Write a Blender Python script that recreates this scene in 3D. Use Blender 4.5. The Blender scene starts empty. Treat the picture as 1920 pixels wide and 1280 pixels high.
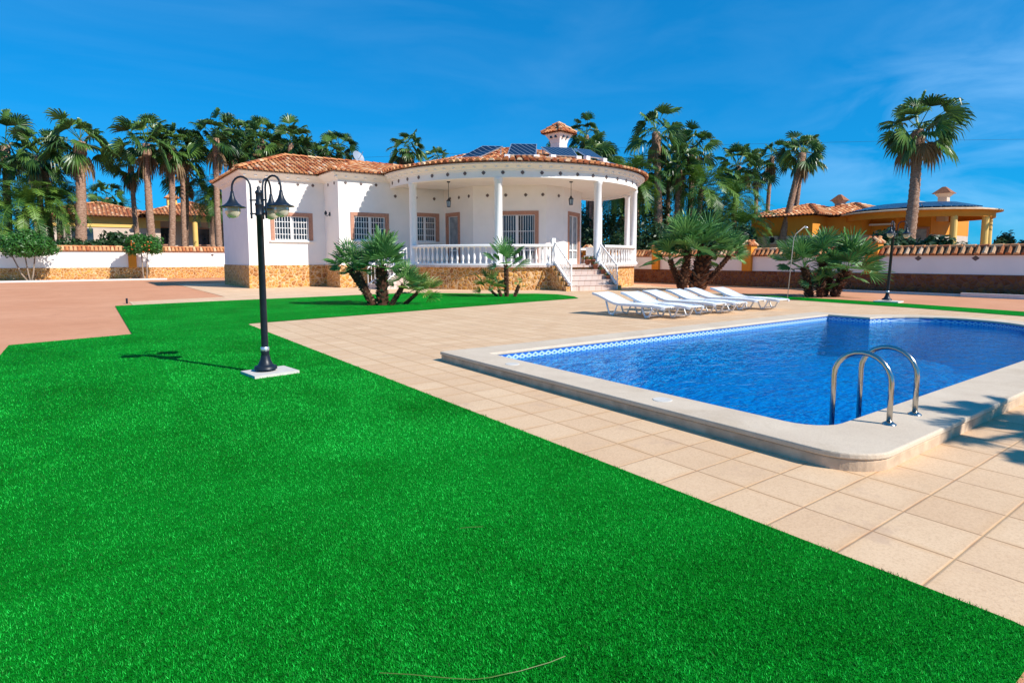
import bpy, math, random
import numpy as np
from mathutils import Vector, Matrix
random.seed(7); rng = np.random.default_rng(7)
sc = bpy.context.scene
COL = sc.collection
PI = math.pi
def rad(a): return math.radians(a)

# ------------------------------------------------------------------ object helpers
def wm(o):
    m = Matrix.Translation(o.location) @ o.rotation_euler.to_matrix().to_4x4() @ Matrix.Diagonal((*o.scale, 1))
    return (wm(o.parent) @ o.matrix_parent_inverse @ m) if o.parent else m
def tag(o, label=None, cat=None, group=None, kind=None):
    if label: o['label'] = label
    if cat: o['category'] = cat
    if group: o['group'] = group
    if kind: o['kind'] = kind
    return o
def thing(name, loc, label, cat, group=None, rz=0):
    o = bpy.data.objects.new(name, None); COL.objects.link(o)
    o.location = loc; o.rotation_euler = (0, 0, rz); o.empty_display_size = .2
    return tag(o, label, cat, group)
def kids(o): return [c for c in bpy.data.objects if c.parent == o]
def copy_tree(o, parent=None):
    c = o.copy(); COL.objects.link(c)
    if parent: c.parent = parent
    for ch in kids(o): copy_tree(ch, c)
    return c

class MB:
    def __init__(s): s.v = []; s.f = []; s.t = []
    def add(s, vs, fs, tint=None):
        b = len(s.v); s.v += [tuple(p) for p in vs]; s.f += [tuple(b + i for i in f) for f in fs]
        s.t += [random.random() if tint is None else tint] * len(fs)
    def box(s, c, d, rz=0, tint=None, rot=None):
        x, y, z = d[0] / 2, d[1] / 2, d[2] / 2
        P = [Vector((i * x, j * y, k * z)) for i in (-1, 1) for j in (-1, 1) for k in (-1, 1)]
        R = rot if rot is not None else Matrix.Rotation(rz, 3, 'Z')
        s.add([R @ p + Vector(c) for p in P], [(0, 1, 3, 2), (4, 6, 7, 5), (0, 4, 5, 1), (2, 3, 7, 6), (0, 2, 6, 4), (1, 5, 7, 3)], tint)
    def bar(s, a, b, w, h):        # box beam from a to b
        a = Vector(a); b = Vector(b); d = b - a; L = d.length
        q = d.to_track_quat('X', 'Z').to_matrix()
        s.box((a + b) / 2, (L, w, h), rot=q)
    def tube(s, pts, r, n=8, cap=True, tint=None):
        pts = [Vector(p) for p in pts]; rs = r if isinstance(r, (list, tuple)) else [r] * len(pts)
        vs = []; fs = []; up = Vector((0, 0, 1)); prev = None
        for i, p in enumerate(pts):
            t = (pts[min(i + 1, len(pts) - 1)] - pts[max(i - 1, 0)]).normalized()
            if prev is None: prev = t.orthogonal().normalized()
            a = (prev - t * prev.dot(t)).normalized(); prev = a; b = t.cross(a)
            for k in range(n):
                an = 2 * PI * k / n; vs.append(p + (a * math.cos(an) + b * math.sin(an)) * rs[i])
        for i in range(len(pts) - 1):
            for k in range(n):
                k2 = (k + 1) % n; fs.append((i * n + k, i * n + k2, (i + 1) * n + k2, (i + 1) * n + k))
        if cap: fs.append(tuple(range(n))[::-1]); fs.append(tuple((len(pts) - 1) * n + k for k in range(n)))
        s.add(vs, fs, tint)
    def lathe(s, prof, c=(0, 0, 0), n=16, a0=0, a1=360, tint=None):
        full = abs(a1 - a0) >= 360; m = n if full else n + 1
        vs = []; fs = []
        for k in range(m):
            a = rad(a0 + (a1 - a0) * k / n)
            for r, z in prof: vs.append((c[0] + r * math.cos(a), c[1] + r * math.sin(a), c[2] + z))
        q = len(prof)
        for k in range(n):
            k2 = (k + 1) % m
            for i in range(q - 1): fs.append((k * q + i, k2 * q + i, k2 * q + i + 1, k * q + i + 1))
        s.add(vs, fs, tint)
    def poly(s, pts, tint=None): s.add(pts, [tuple(range(len(pts)))], tint)
    def prism(s, poly, z0, z1):
        n = len(poly)
        s.add([(x, y, z0) for x, y in poly] + [(x, y, z1) for x, y in poly],
              [tuple(range(n))[::-1], tuple(range(n, 2 * n))] + [(i, (i + 1) % n, n + (i + 1) % n, n + i) for i in range(n)])
    def build(s, name, mat, parent=None, smooth=False, local=False):
        me = bpy.data.meshes.new(name); me.from_pydata(s.v, [], s.f)
        a = me.attributes.new('tint', 'FLOAT', 'FACE'); a.data.foreach_set('value', s.t)
        if mat is not None: me.materials.append(mat)
        if smooth: me.polygons.foreach_set('use_smooth', [True] * len(me.polygons))
        me.update()
        o = bpy.data.objects.new(name, me); COL.objects.link(o)
        if parent:
            o.parent = parent
            if not local: o.matrix_parent_inverse = wm(parent).inverted()
        return o
def sheet(name, outer, z, mat, holes=(), label=None, kind='structure'):
    import bmesh
    bm = bmesh.new(); edges = []
    for ring in [outer] + list(holes):
        vs = [bm.verts.new((x, y, z)) for x, y in ring]
        edges += [bm.edges.new((vs[i], vs[(i + 1) % len(vs)])) for i in range(len(vs))]
    bmesh.ops.triangle_fill(bm, use_beauty=True, use_dissolve=False, edges=edges)
    bmesh.ops.recalc_face_normals(bm, faces=bm.faces)
    if sum(f.normal.z for f in bm.faces) < 0: bmesh.ops.reverse_faces(bm, faces=bm.faces)
    me = bpy.data.meshes.new(name); bm.to_mesh(me); bm.free(); me.materials.append(mat)
    o = bpy.data.objects.new(name, me); COL.objects.link(o)
    return tag(o, label, kind=kind)
def arc(c, r, a0, a1, n): return [(c[0] + r * math.cos(rad(a0 + (a1 - a0) * k / n)), c[1] + r * math.sin(rad(a0 + (a1 - a0) * k / n))) for k in range(n + 1)]

# ------------------------------------------------------------------ materials
class NT:
    def __init__(s, name):
        s.m = bpy.data.materials.new(name); s.m.use_nodes = True; s.nt = s.m.node_tree
        s.b = s.nt.nodes['Principled BSDF']; s.out = s.nt.nodes['Material Output']
    def n(s, t, **k):
        nd = s.nt.nodes.new(t)
        for a, v in k.items():
            if a.startswith('i_'): nd.inputs[a[2:].replace('_', ' ')].default_value = v
            else: setattr(nd, a, v)
        return nd
    def l(s, a, b): s.nt.links.new(a, b)
    def math(s, op, a, b=None, c=None):
        nd = s.n('ShaderNodeMath', operation=op)
        for i, x in enumerate((a, b, c)):
            if x is None: continue
            if isinstance(x, (int, float)): nd.inputs[i].default_value = x
            else: s.l(x, nd.inputs[i])
        return nd.outputs[0]
    def co(s): return s.n('ShaderNodeTexCoord').outputs['Object']
    def noise(s, scale, detail=4, rough=.55, vec=None, dist=0):
        nd = s.n('ShaderNodeTexNoise', i_Scale=scale, i_Detail=detail, i_Roughness=rough, i_Distortion=dist)
        s.l(vec if vec is not None else s.co(), nd.inputs['Vector']); return nd.outputs['Fac']
    def ramp(s, fac, stops, interp='LINEAR'):
        nd = s.n('ShaderNodeValToRGB'); cr = nd.color_ramp; cr.interpolation = interp
        while len(cr.elements) < len(stops): cr.elements.new(.5)
        for e, (p, c) in zip(cr.elements, stops): e.position = p; e.color = (*c, 1) if len(c) == 3 else c
        s.l(fac, nd.inputs[0]); return nd.outputs[0]
    def mix(s, fac, a, b, mode='MIX'):
        nd = s.n('ShaderNodeMix', data_type='RGBA', blend_type=mode)
        for x, i in ((fac, 0), (a, 6), (b, 7)):
            if isinstance(x, (int, float)): nd.inputs[i].default_value = x
            elif isinstance(x, tuple): nd.inputs[i].default_value = (*x, 1)
            else: s.l(x, nd.inputs[i])
        return nd.outputs[2]
    def bump(s, h, strength=.3, dist=.01):
        nd = s.n('ShaderNodeBump', i_Strength=strength, i_Distance=dist); s.l(h, nd.inputs['Height']); s.l(nd.outputs[0], s.b.inputs['Normal']); return nd
    def set(s, col=None, rough=None, metal=None, spec=None):
        if col is not None:
            if isinstance(col, tuple): s.b.inputs['Base Color'].default_value = (*col, 1)
            else: s.l(col, s.b.inputs['Base Color'])
        if rough is not None: s.b.inputs['Roughness'].default_value = rough
        if metal is not None: s.b.inputs['Metallic'].default_value = metal
        if spec is not None: s.b.inputs['Specular IOR Level'].default_value = spec
        return s.m
def plain(name, col, rough=.6, var=.12, scale=6, bump=.1, bscale=60, metal=0, spec=.5):
    t = NT(name); a = tuple(c * (1 - var) for c in col); b = tuple(min(1, c * (1 + var)) for c in col)
    c = t.ramp(t.noise(scale, 5, .6), [(.3, a), (.7, b)])
    if bump: t.bump(t.noise(bscale, 3), bump, .004)
    return t.set(c, rough, metal, spec)

M = {}
M['white'] = plain('white_render', (.92, .86, .80), .85, .035, 1.3, .35, 90, spec=.2)
M['ceiling'] = plain('cream_render', (.92, .84, .74), .9, .03, 1.2, .2, 60, spec=.2)
M['paint'] = plain('white_paint', (.86, .83, .80), .45, .03, 8, .05)
M['plastic'] = plain('white_plastic', (.80, .81, .82), .35, .04, 12, .05)
M['brickframe'] = plain('terracotta_surround', (.47, .23, .15), .8, .2, 14, .5, 50)
M['steel'] = plain('stainless_steel', (.50, .47, .43), .2, .05, 30, .02, 200, metal=1)
M['iron'] = plain('dark_grey_iron', (.010, .016, .026), .4, .25, 20, .15, 80, spec=.35)
M['concrete'] = plain('pale_concrete', (.58, .54, .48), .9, .1, 9, .5, 70)
M['kerb'] = plain('white_kerb', (.66, .63, .60), .85, .08, 6, .3, 60)
M['coping'] = plain('cream_pool_stone', (.63, .515, .385), .85, .07, 2.2, .5, 150, spec=.15)
M['polegrey'] = plain('worn_grey_metal', (.36, .33, .29), .5, .1, 20, 0)
t = NT('cream_pool_stone'); c = t.ramp(t.noise(2.2, 5, .6), [(.3, (.59, .475, .355)), (.7, (.67, .55, .415))]); c = t.mix(.6, c, t.ramp(t.noise(60, 4, .75), [(.3, (.80, .77, .74)), (.55, (1, 1, 1))]), 'MULTIPLY'); c = t.mix(.6, c, t.ramp(t.noise(1.4, 7, .7, dist=1), [(.3, (.80, .76, .70)), (.5, (1, 1, 1))]), 'MULTIPLY')
t.bump(t.noise(120, 3), .5, .004); M['coping'] = t.set(c, .85, spec=.15)
M['rim'] = plain('weathered_rim_stone', (.56, .41, .28), .85, .25, 5, .6, 60, spec=.15)
M['clay'] = plain('terracotta_clay', (.32, .11, .06), .8, .2, 12, .3)
M['orange'] = plain('orange_render', (.70, .26, .02), .85, .06, 2, .3)
M['yellow'] = plain('yellow_render', (.80, .50, .14), .85, .05, 2, .3)
M['pinkish'] = plain('sandy_render', (.60, .47, .38), .85, .05, 2, .3)
M['alu'] = plain('aluminium', (.72, .73, .74), .35, .05, 20, .0, metal=.8)
M['terrain'] = plain('dry_earth', (.34, .27, .19), .95, .3, .3, .4, 4)
M['dish'] = plain('grey_dish_paint', (.26, .30, .36), .5, .05, 8, 0)

t = NT('dark_glass'); t.set(t.ramp(t.noise(1.3, 3), [(.35, (.012, .016, .022)), (.7, (.05, .06, .075))]), .06, 0, .7); M['glass'] = t.m
t = NT('pale_glass'); t.set(t.ramp(t.noise(2.5, 3), [(.35, (.22, .25, .27)), (.7, (.42, .45, .46))]), .12, 0, .7); M['paleglass'] = t.m
t = NT('milky_globe'); t.set(t.ramp(t.noise(9, 3), [(.3, (.50, .42, .27)), (.7, (.72, .66, .50))]), .15); t.b.inputs['Transmission Weight'].default_value = .25; M['globe'] = t.m

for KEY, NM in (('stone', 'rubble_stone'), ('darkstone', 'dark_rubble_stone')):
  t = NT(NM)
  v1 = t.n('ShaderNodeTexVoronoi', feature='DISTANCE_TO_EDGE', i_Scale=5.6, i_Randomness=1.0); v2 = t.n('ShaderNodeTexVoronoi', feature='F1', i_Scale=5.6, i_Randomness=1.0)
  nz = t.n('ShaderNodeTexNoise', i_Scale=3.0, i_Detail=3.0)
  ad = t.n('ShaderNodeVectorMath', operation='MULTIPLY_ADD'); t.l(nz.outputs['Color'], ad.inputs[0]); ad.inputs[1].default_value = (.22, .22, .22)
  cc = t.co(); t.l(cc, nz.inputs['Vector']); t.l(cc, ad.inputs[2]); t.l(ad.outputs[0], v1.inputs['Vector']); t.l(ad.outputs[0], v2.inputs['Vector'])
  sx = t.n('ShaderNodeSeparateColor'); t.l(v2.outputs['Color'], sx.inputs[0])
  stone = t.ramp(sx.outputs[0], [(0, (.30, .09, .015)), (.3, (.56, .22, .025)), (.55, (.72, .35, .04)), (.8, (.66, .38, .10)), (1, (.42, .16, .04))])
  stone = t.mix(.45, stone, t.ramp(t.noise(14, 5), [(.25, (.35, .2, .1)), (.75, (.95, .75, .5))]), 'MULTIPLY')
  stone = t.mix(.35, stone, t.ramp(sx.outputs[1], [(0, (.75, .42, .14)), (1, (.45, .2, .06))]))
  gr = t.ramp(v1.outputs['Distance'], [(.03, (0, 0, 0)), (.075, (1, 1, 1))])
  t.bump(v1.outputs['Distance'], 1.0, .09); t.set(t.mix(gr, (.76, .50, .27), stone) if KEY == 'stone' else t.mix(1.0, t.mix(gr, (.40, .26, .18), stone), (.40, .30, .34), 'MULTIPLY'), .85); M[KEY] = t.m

t = NT('clay_roof_tile')
at = t.n('ShaderNodeAttribute', attribute_name='tint')
c = t.ramp(at.outputs['Fac'], [(0, (.34, .09, .04)), (.3, (.52, .18, .07)), (.55, (.64, .29, .12)), (.78, (.74, .43, .22)), (1, (.84, .62, .42))])
c = t.mix(.5, c, t.ramp(t.noise(5, 5), [(.3, (.55, .45, .4)), (.65, (1, 1, 1))]), 'MULTIPLY')
t.bump(t.noise(40, 3), .3, .01); t.set(c, .85, spec=.2); M['roof'] = t.m
t = NT('dark_channel_tile'); t.set(t.ramp(t.noise(6, 4), [(.3, (.20, .07, .03)), (.7, (.38, .15, .07))]), .9); M['roofbase'] = t.m  # dark orange clay of the channel layer below the cover tiles

def grid_tiles(name, px, py, ox, oy, cols, jx, jy, wx, wy, rough=.8, bumps=.5, stain=None):
    t = NT(name); s = t.n('ShaderNodeSeparateXYZ'); co = t.co(); t.l(co, s.inputs[0])
    U = t.math('DIVIDE', t.math('SUBTRACT', s.outputs[0], ox), px); V = t.math('DIVIDE', t.math('SUBTRACT', s.outputs[1], oy), py)
    def edge(q, w, p):
        fr = t.math('FRACT', q); d = t.math('MINIMUM', fr, t.math('SUBTRACT', 1.0, fr)); d = t.math('MULTIPLY', d, p)
        return t.math('SUBTRACT', 1.0, t.math('SMOOTH_MIN', t.math('DIVIDE', d, w), 1.0, .3))
    eu = edge(U, wx, px); ev = edge(V, wy, py)
    cb = t.n('ShaderNodeCombineXYZ'); t.l(t.math('FLOOR', U), cb.inputs[0]); t.l(t.math('FLOOR', V), cb.inputs[1])
    wn = t.n('ShaderNodeTexWhiteNoise', noise_dimensions='2D'); t.l(cb.outputs[0], wn.inputs['Vector'])
    base = t.ramp(wn.outputs['Value'], [(0, cols[0]), (1, cols[1])])
    base = t.mix(.55, base, t.ramp(t.noise(1.1, 6, .62), [(.25, (.80, .75, .70)), (.6, (1, 1, 1))]), 'MULTIPLY')
    jy = t.mix(t.ramp(t.noise(3.0, 3), [(.4, (0, 0, 0)), (.6, (1, 1, 1))]), jy, tuple(q * 1.6 for q in jx[:3]) if jx != jy else jy)
    base = t.mix(.75, base, t.ramp(t.noise(75, 4, .75), [(.3, (.74, .69, .66)), (.55, (1, 1, 1))]), 'MULTIPLY')
    hu = edge(U, .05, px); hv = edge(V, .06, py); halo = t.math('MULTIPLY', t.math('MAXIMUM', t.math('MAXIMUM', hu, hv), 0.0), t.math('MULTIPLY', t.ramp(t.noise(2.2, 4, .65), [(.38, (0, 0, 0)), (.68, (1, 1, 1))]), .55)); base = t.mix(halo, base, tuple(q * w for q, w in zip(cols[0], (.86, .74, .56))))
    if stain: base = t.mix(t.math('MULTIPLY', t.ramp(t.noise(2.6, 4, .7), [(.58, (0, 0, 0)), (.70, (1, 1, 1))]), .5), base, stain)
    c = t.mix(t.math('MAXIMUM', eu, 0.0), base, jx); c = t.mix(t.math('MAXIMUM', ev, 0.0), c, jy)
    h = t.math('SUBTRACT', t.math('MULTIPLY', t.noise(120, 3), .35), t.math('MULTIPLY', t.math('MAXIMUM', eu, ev), 1.0))
    t.bump(h, bumps, .006); return t.set(c, rough, spec=.25)
M['tiles'] = grid_tiles('cream_paving_tiles', .395, .36, 2.845, .91, ((.69, .46, .275), (.75, .525, .325)), (.30, .16, .08), (.62, .38, .19), .008, .010, stain=(.50, .33, .22))
M['walk'] = grid_tiles('pale_path_tiles', .40, .40, .1, .1, ((.74, .50, .31), (.79, .56, .36)), (.55, .38, .25), (.55, .38, .25), .005, .005)
M['steps'] = grid_tiles('speckled_step_tiles', .33, .33, .1, .1, ((.58, .46, .41), (.68, .57, .52)), (.35, .2, .17), (.35, .2, .17), .01, .01)

t = NT('salmon_paving')
c = t.ramp(t.noise(.35, 5, .6), [(.3, (.63, .285, .15)), (.7, (.71, .35, .20))]); c = t.mix(.5, c, t.ramp(t.noise(60, 4, .7), [(.3, (.72, .68, .66)), (.65, (1, 1, 1))]), 'MULTIPLY')
c = t.mix(.35, c, t.ramp(t.noise(2.2, 6, .7), [(.3, (.82, .78, .76)), (.6, (1, 1, 1))]), 'MULTIPLY')
c = t.mix(.5, c, t.ramp(t.noise(.9, 8, .75, dist=1.2), [(.32, (.80, .74, .70)), (.5, (1, 1, 1)), (.7, (1, 1, 1)), (.8, (.9, .86, .84))]), 'MULTIPLY')
t.bump(t.noise(80, 3), .4, .006); t.set(c, .9, spec=.2); M['salmon'] = t.m

def turfcol(t, a, b):
    big = t.ramp(t.noise(.75, 6, .68, dist=.8), [(.3, (0, 0, 0)), (.7, (1, 1, 1))]); return t.mix(big, a, b)
t = NT('green_turf')
c = turfcol(t, (.0, .22, .006), (.0, .36, .02)); c = t.mix(.9, c, t.ramp(t.noise(55, 5, .8), [(.28, (.35, .4, .4)), (.6, (1, 1, 1)), (.8, (1.0, 1.0, 1.0))]), 'MULTIPLY')
t.bump(t.noise(160, 3), 1.0, .02); t.set(c, .85, spec=.08); M['turf'] = t.m
t = NT('turf_blade'); at = t.n('ShaderNodeAttribute', attribute_name='tint'); cl = t.ramp(t.noise(42, 3, .6), [(.34, (.38, .38, .38)), (.5, (1.0, 1.0, 1.0)), (.66, (1.6, 1.5, 1.9))])  # clump noise paints dark tufts and bright glints into the blade colour
c = t.mix(at.outputs['Fac'], turfcol(t, (.0, .08, .002), (.002, .24, .010)), turfcol(t, (.004, .36, .022), (.028, .70, .085)))
c = t.mix(1.0, c, cl, 'MULTIPLY'); t.set(c, .55, spec=.13); t.b.inputs['Subsurface Weight'].default_value = 0; M['blade'] = t.m

t = NT('pool_mosaic')
mp = t.n('ShaderNodeTexVoronoi', feature='F1', distance='CHEBYCHEV', i_Scale=36.0, i_Randomness=0.0); t.l(t.co(), mp.inputs['Vector'])
sc_ = t.n('ShaderNodeSeparateColor'); t.l(mp.outputs['Color'], sc_.inputs[0])
c = t.ramp(sc_.outputs[0], [(0, (.0, .18, .52)), (.5, (.0, .31, .66)), (1, (.01, .50, .82))]); c = t.mix(t.ramp(t.noise(1.6, 4, .6, dist=1.5), [(.35, (0, 0, 0)), (.7, (1, 1, 1))]), c, t.mix(.5, c, (.0, .17, .58)))
t.set(c, .4); M['mosaic'] = t.m
t = NT('patterned_tile_band'); s = t.n('ShaderNodeSeparateXYZ'); t.l(t.co(), s.inputs[0])
q = t.math('ADD', s.outputs[0], s.outputs[1]); w = t.math('PINGPONG', q, .06); hh = t.math('ABSOLUTE', t.math('SUBTRACT', s.outputs[2], .022))
dd = t.math('ADD', t.math('MULTIPLY', w, .6), hh)
c = t.ramp(dd, [(.0, (.05, .16, .40)), (.014, (.06, .20, .48)), (.020, (.42, .56, .68)), (.042, (.42, .56, .68)), (.050, (.02, .12, .45))])
t.set(c, .2); M['band'] = t.m
# water: Fresnel mix of mirror reflection and tinted see-through
t = NT('pool_water'); t.nt.nodes.remove(t.b)
tr = t.n('ShaderNodeBsdfTransparent'); tr.inputs[0].default_value = (.12, .93, 1.0, 1); gl = t.n('ShaderNodeBsdfGlossy'); gl.inputs['Roughness'].default_value = .03; gl.inputs['Color'].default_value = (.50, .84, 1, 1)
fr = t.n('ShaderNodeFresnel'); fr.inputs[0].default_value = 1.27; bp = t.n('ShaderNodeBump', i_Strength=.36, i_Distance=.04)
mpn = t.n('ShaderNodeMapping'); mpn.inputs['Scale'].default_value = (1.0, 1.6, 1); t.l(t.co(), mpn.inputs[0])
hh = t.math('ADD', t.noise(2.6, 3, .5, vec=mpn.outputs[0], dist=.8), t.math('MULTIPLY', t.noise(9, 3, .5, vec=mpn.outputs[0], dist=.4), .45))
t.l(hh, bp.inputs['Height']); t.l(bp.outputs[0], gl.inputs['Normal']); t.l(bp.outputs[0], fr.inputs['Normal'])
df = t.n('ShaderNodeBsdfDiffuse'); df.inputs[0].default_value = (.0, .34, .95, 1); mb = t.n('ShaderNodeMixShader'); mb.inputs[0].default_value = .12; t.l(tr.outputs[0], mb.inputs[1]); t.l(df.outputs[0], mb.inputs[2])
mx = t.n('ShaderNodeMixShader'); t.l(fr.outputs[0], mx.inputs[0]); t.l(mb.outputs[0], mx.inputs[1]); t.l(gl.outputs[0], mx.inputs[2]); t.l(mx.outputs[0], t.out.inputs[0]); M['water'] = t.m

def leafmat(name, a, b, dead=None, rough=.45, trans=.25):
    t = NT(name); at = t.n('ShaderNodeAttribute', attribute_name='tint')
    c = t.ramp(at.outputs['Fac'], [(0, a), (.85, b), (1, dead or b)])
    t.set(c, rough, spec=.45)
    tl = t.n('ShaderNodeBsdfTranslucent'); t.l(c, tl.inputs[0]); mx = t.n('ShaderNodeMixShader'); mx.inputs[0].default_value = trans
    t.l(t.b.outputs[0], mx.inputs[1]); t.l(tl.outputs[0], mx.inputs[2]); t.l(mx.outputs[0], t.out.inputs[0]); return t.m
M['palm'] = leafmat('fan_palm_leaf', (.010, .045, .012), (.13, .25, .045), (.40, .42, .16), rough=.36)
M['date'] = leafmat('feather_palm_leaf', (.025, .10, .02), (.17, .30, .04))
M['fan'] = leafmat('dwarf_palm_leaf', (.025, .12, .035), (.17, .37, .09), (.40, .54, .20))
M['fanpale'] = leafmat('dwarf_palm_pale_leaf', (.08, .16, .03), (.26, .34, .07))
M['leaf'] = leafmat('broad_leaf', (.015, .075, .012), (.06, .20, .025))
M['hedge'] = leafmat('hedge_leaf', (.012, .04, .014), (.045, .10, .03))
M['fruit'] = plain('ripe_fruit', (.55, .13, .02), .5, .2, 8, 0)
M['dead'] = leafmat('dry_frond', (.12, .07, .03), (.30, .20, .10), rough=.8, trans=.1)
t = NT('palm_bark'); mp = t.n('ShaderNodeMapping'); mp.inputs['Scale'].default_value = (1, 1, 3); t.l(t.co(), mp.inputs[0])
c = t.ramp(t.noise(6, 6, .7, vec=mp.outputs[0]), [(.3, (.11, .055, .035)), (.5, (.36, .21, .14)), (.7, (.58, .40, .29))]); t.bump(t.noise(14, 4, .7, vec=mp.outputs[0]), .9, .05); t.set(c, .95, spec=.1); M['bark'] = t.m
t = NT('fibrous_bark'); at = t.n('ShaderNodeAttribute', attribute_name='tint')
c = t.ramp(at.outputs['Fac'], [(0, (.05, .022, .014)), (.6, (.16, .075, .045)), (1, (.36, .22, .14))]); c = t.mix(.6, c, t.ramp(t.noise(30, 4), [(.3, (.5, .5, .5)), (.7, (1, 1, 1))]), 'MULTIPLY'); t.set(c, .95, spec=.1); M['fibre'] = t.m
M['bark2'] = plain('grey_bark', (.30, .22, .16), .9, .25, 14, .6)
t = NT('solar_cells'); s = t.n('ShaderNodeTexCoord'); sp = t.n('ShaderNodeSeparateXYZ'); t.l(s.outputs['Generated'], sp.inputs[0])
fx = t.math('PINGPONG', t.math('MULTIPLY', sp.outputs[0], 8.0), .5)
c = t.ramp(fx, [(0, (.20, .23, .28)), (.045, (.20, .23, .28)), (.06, (.008, .014, .035)), (1, (.012, .022, .05))]); t.set(c, .22, 0, .35); M['solar'] = t.m

# ------------------------------------------------------------------ layout constants
C = (19.8, 27.1)            # centre of the round porch
RP = 6.9; FZ = 1.12; BZ = 5.05; EZ = 5.68

# ------------------------------------------------------------------ ground and setting
POOL = [(4.45, 2.42)] + [(4.45 + .3 - .3 * math.cos(rad(a)), 2.42 - .3 * math.sin(rad(a))) for a in (15, 30, 45, 60, 75, 90)] + [(13.9, 2.12), (13.9, 3.02)] + arc((13.9, 4.37), 1.35, -84, 84, 14) + [(13.9, 5.72), (13.9, 6.62), (4.45, 6.62)]
COPE = [(3.97, 1.95)] + [(3.97 + .36 - .36 * math.cos(rad(a)), 1.95 - .36 * math.sin(rad(a))) for a in (9, 18, 27, 36, 45, 54, 63, 72, 81, 90)] + [(14.4, 1.59), (14.4, 2.62)] + arc((13.9, 4.37), 1.83, -62, 62, 16) + [(14.4, 6.15), (14.4, 7.15), (3.97, 7.15)]
hole = [(4.2, 1.86), (14.2, 1.86), (14.2, 2.9), (15.4, 3.2), (15.4, 5.5), (14.2, 5.8), (14.2, 6.85), (4.2, 6.85)]
sheet('terrain', [(-600, -200), (700, -200), (700, 900), (-600, 900)], -.03, M['terrain'], [[(-29, -11), (27, -11), (27, 50), (-29, 50)]], 'dry open land beyond the garden walls')
sheet('driveway', [(-30, -12), (27.5, -12), (27.5, 50.7), (-30, 50.7)], -.012, M['salmon'], [hole], 'salmon coloured drive paving round the garden')
sheet('pool_terrace', [(2.84, -8), (17.3, -8), (18.0, 1), (18.6, 4.15), (19.3, 7), (19.75, 10.3), (19.9, 12.2), (20.9, 13.5), (22.85, 17.3), (24.9, 22.2), (25.3, 27), (25, 32), (24, 36.9), (5.2, 36.9), (4.35, 36.9), (4.35, 24.2), (1.2, 23.3), (1.2, 20.2), (2.84, 18)], -.006, M['tiles'], [hole], 'cream square tiles round the pool and the villa')
sheet('house_path', [(1.2, 23.4), (1.2, 21.5), (12.0, 22.9)] + arc(C, 8.6, 210, 262, 12) + [(24.8, 21.0), (25.2, 27), (25, 32), (24, 38.5), (4.3, 38.5), (4.3, 24.3)], -.001, M['walk'], (), 'pale footpath that runs round the foot of the villa')
LAWN = [(-1.05, .49), (-1.05, 12.62), (.69, 13.12), (.74, 21.5), (3.5, 21.9), (7.2, 22.2), (10.4, 22.35), (12.2, 22.0)] + arc(C, 9.6, 214, 240, 8) + [(15.35, 17.9), (14.95, 16.5), (14.35, 15.6), (13.4, 15.5), (2.92, 13.75), (2.84, 13.6), (2.84, .60), (2.82, .53), (2.76, .49)]
LAWN2 = [(17.9, 1), (18.55, 4.15), (19.25, 7), (19.68, 10.3), (19.9, 12.1), (20.6, 13.3), (21.2, 12.8), (21.15, 10), (20.85, 7.4), (20.1, 4.4), (19.3, 1)]
o = sheet('lawn', LAWN, .004, M['turf'], (), 'bright green artificial turf in front of the villa')
sheet('side_lawn', LAWN2, .004, M['turf'], (), 'narrow green turf strip beyond the pool')

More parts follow.
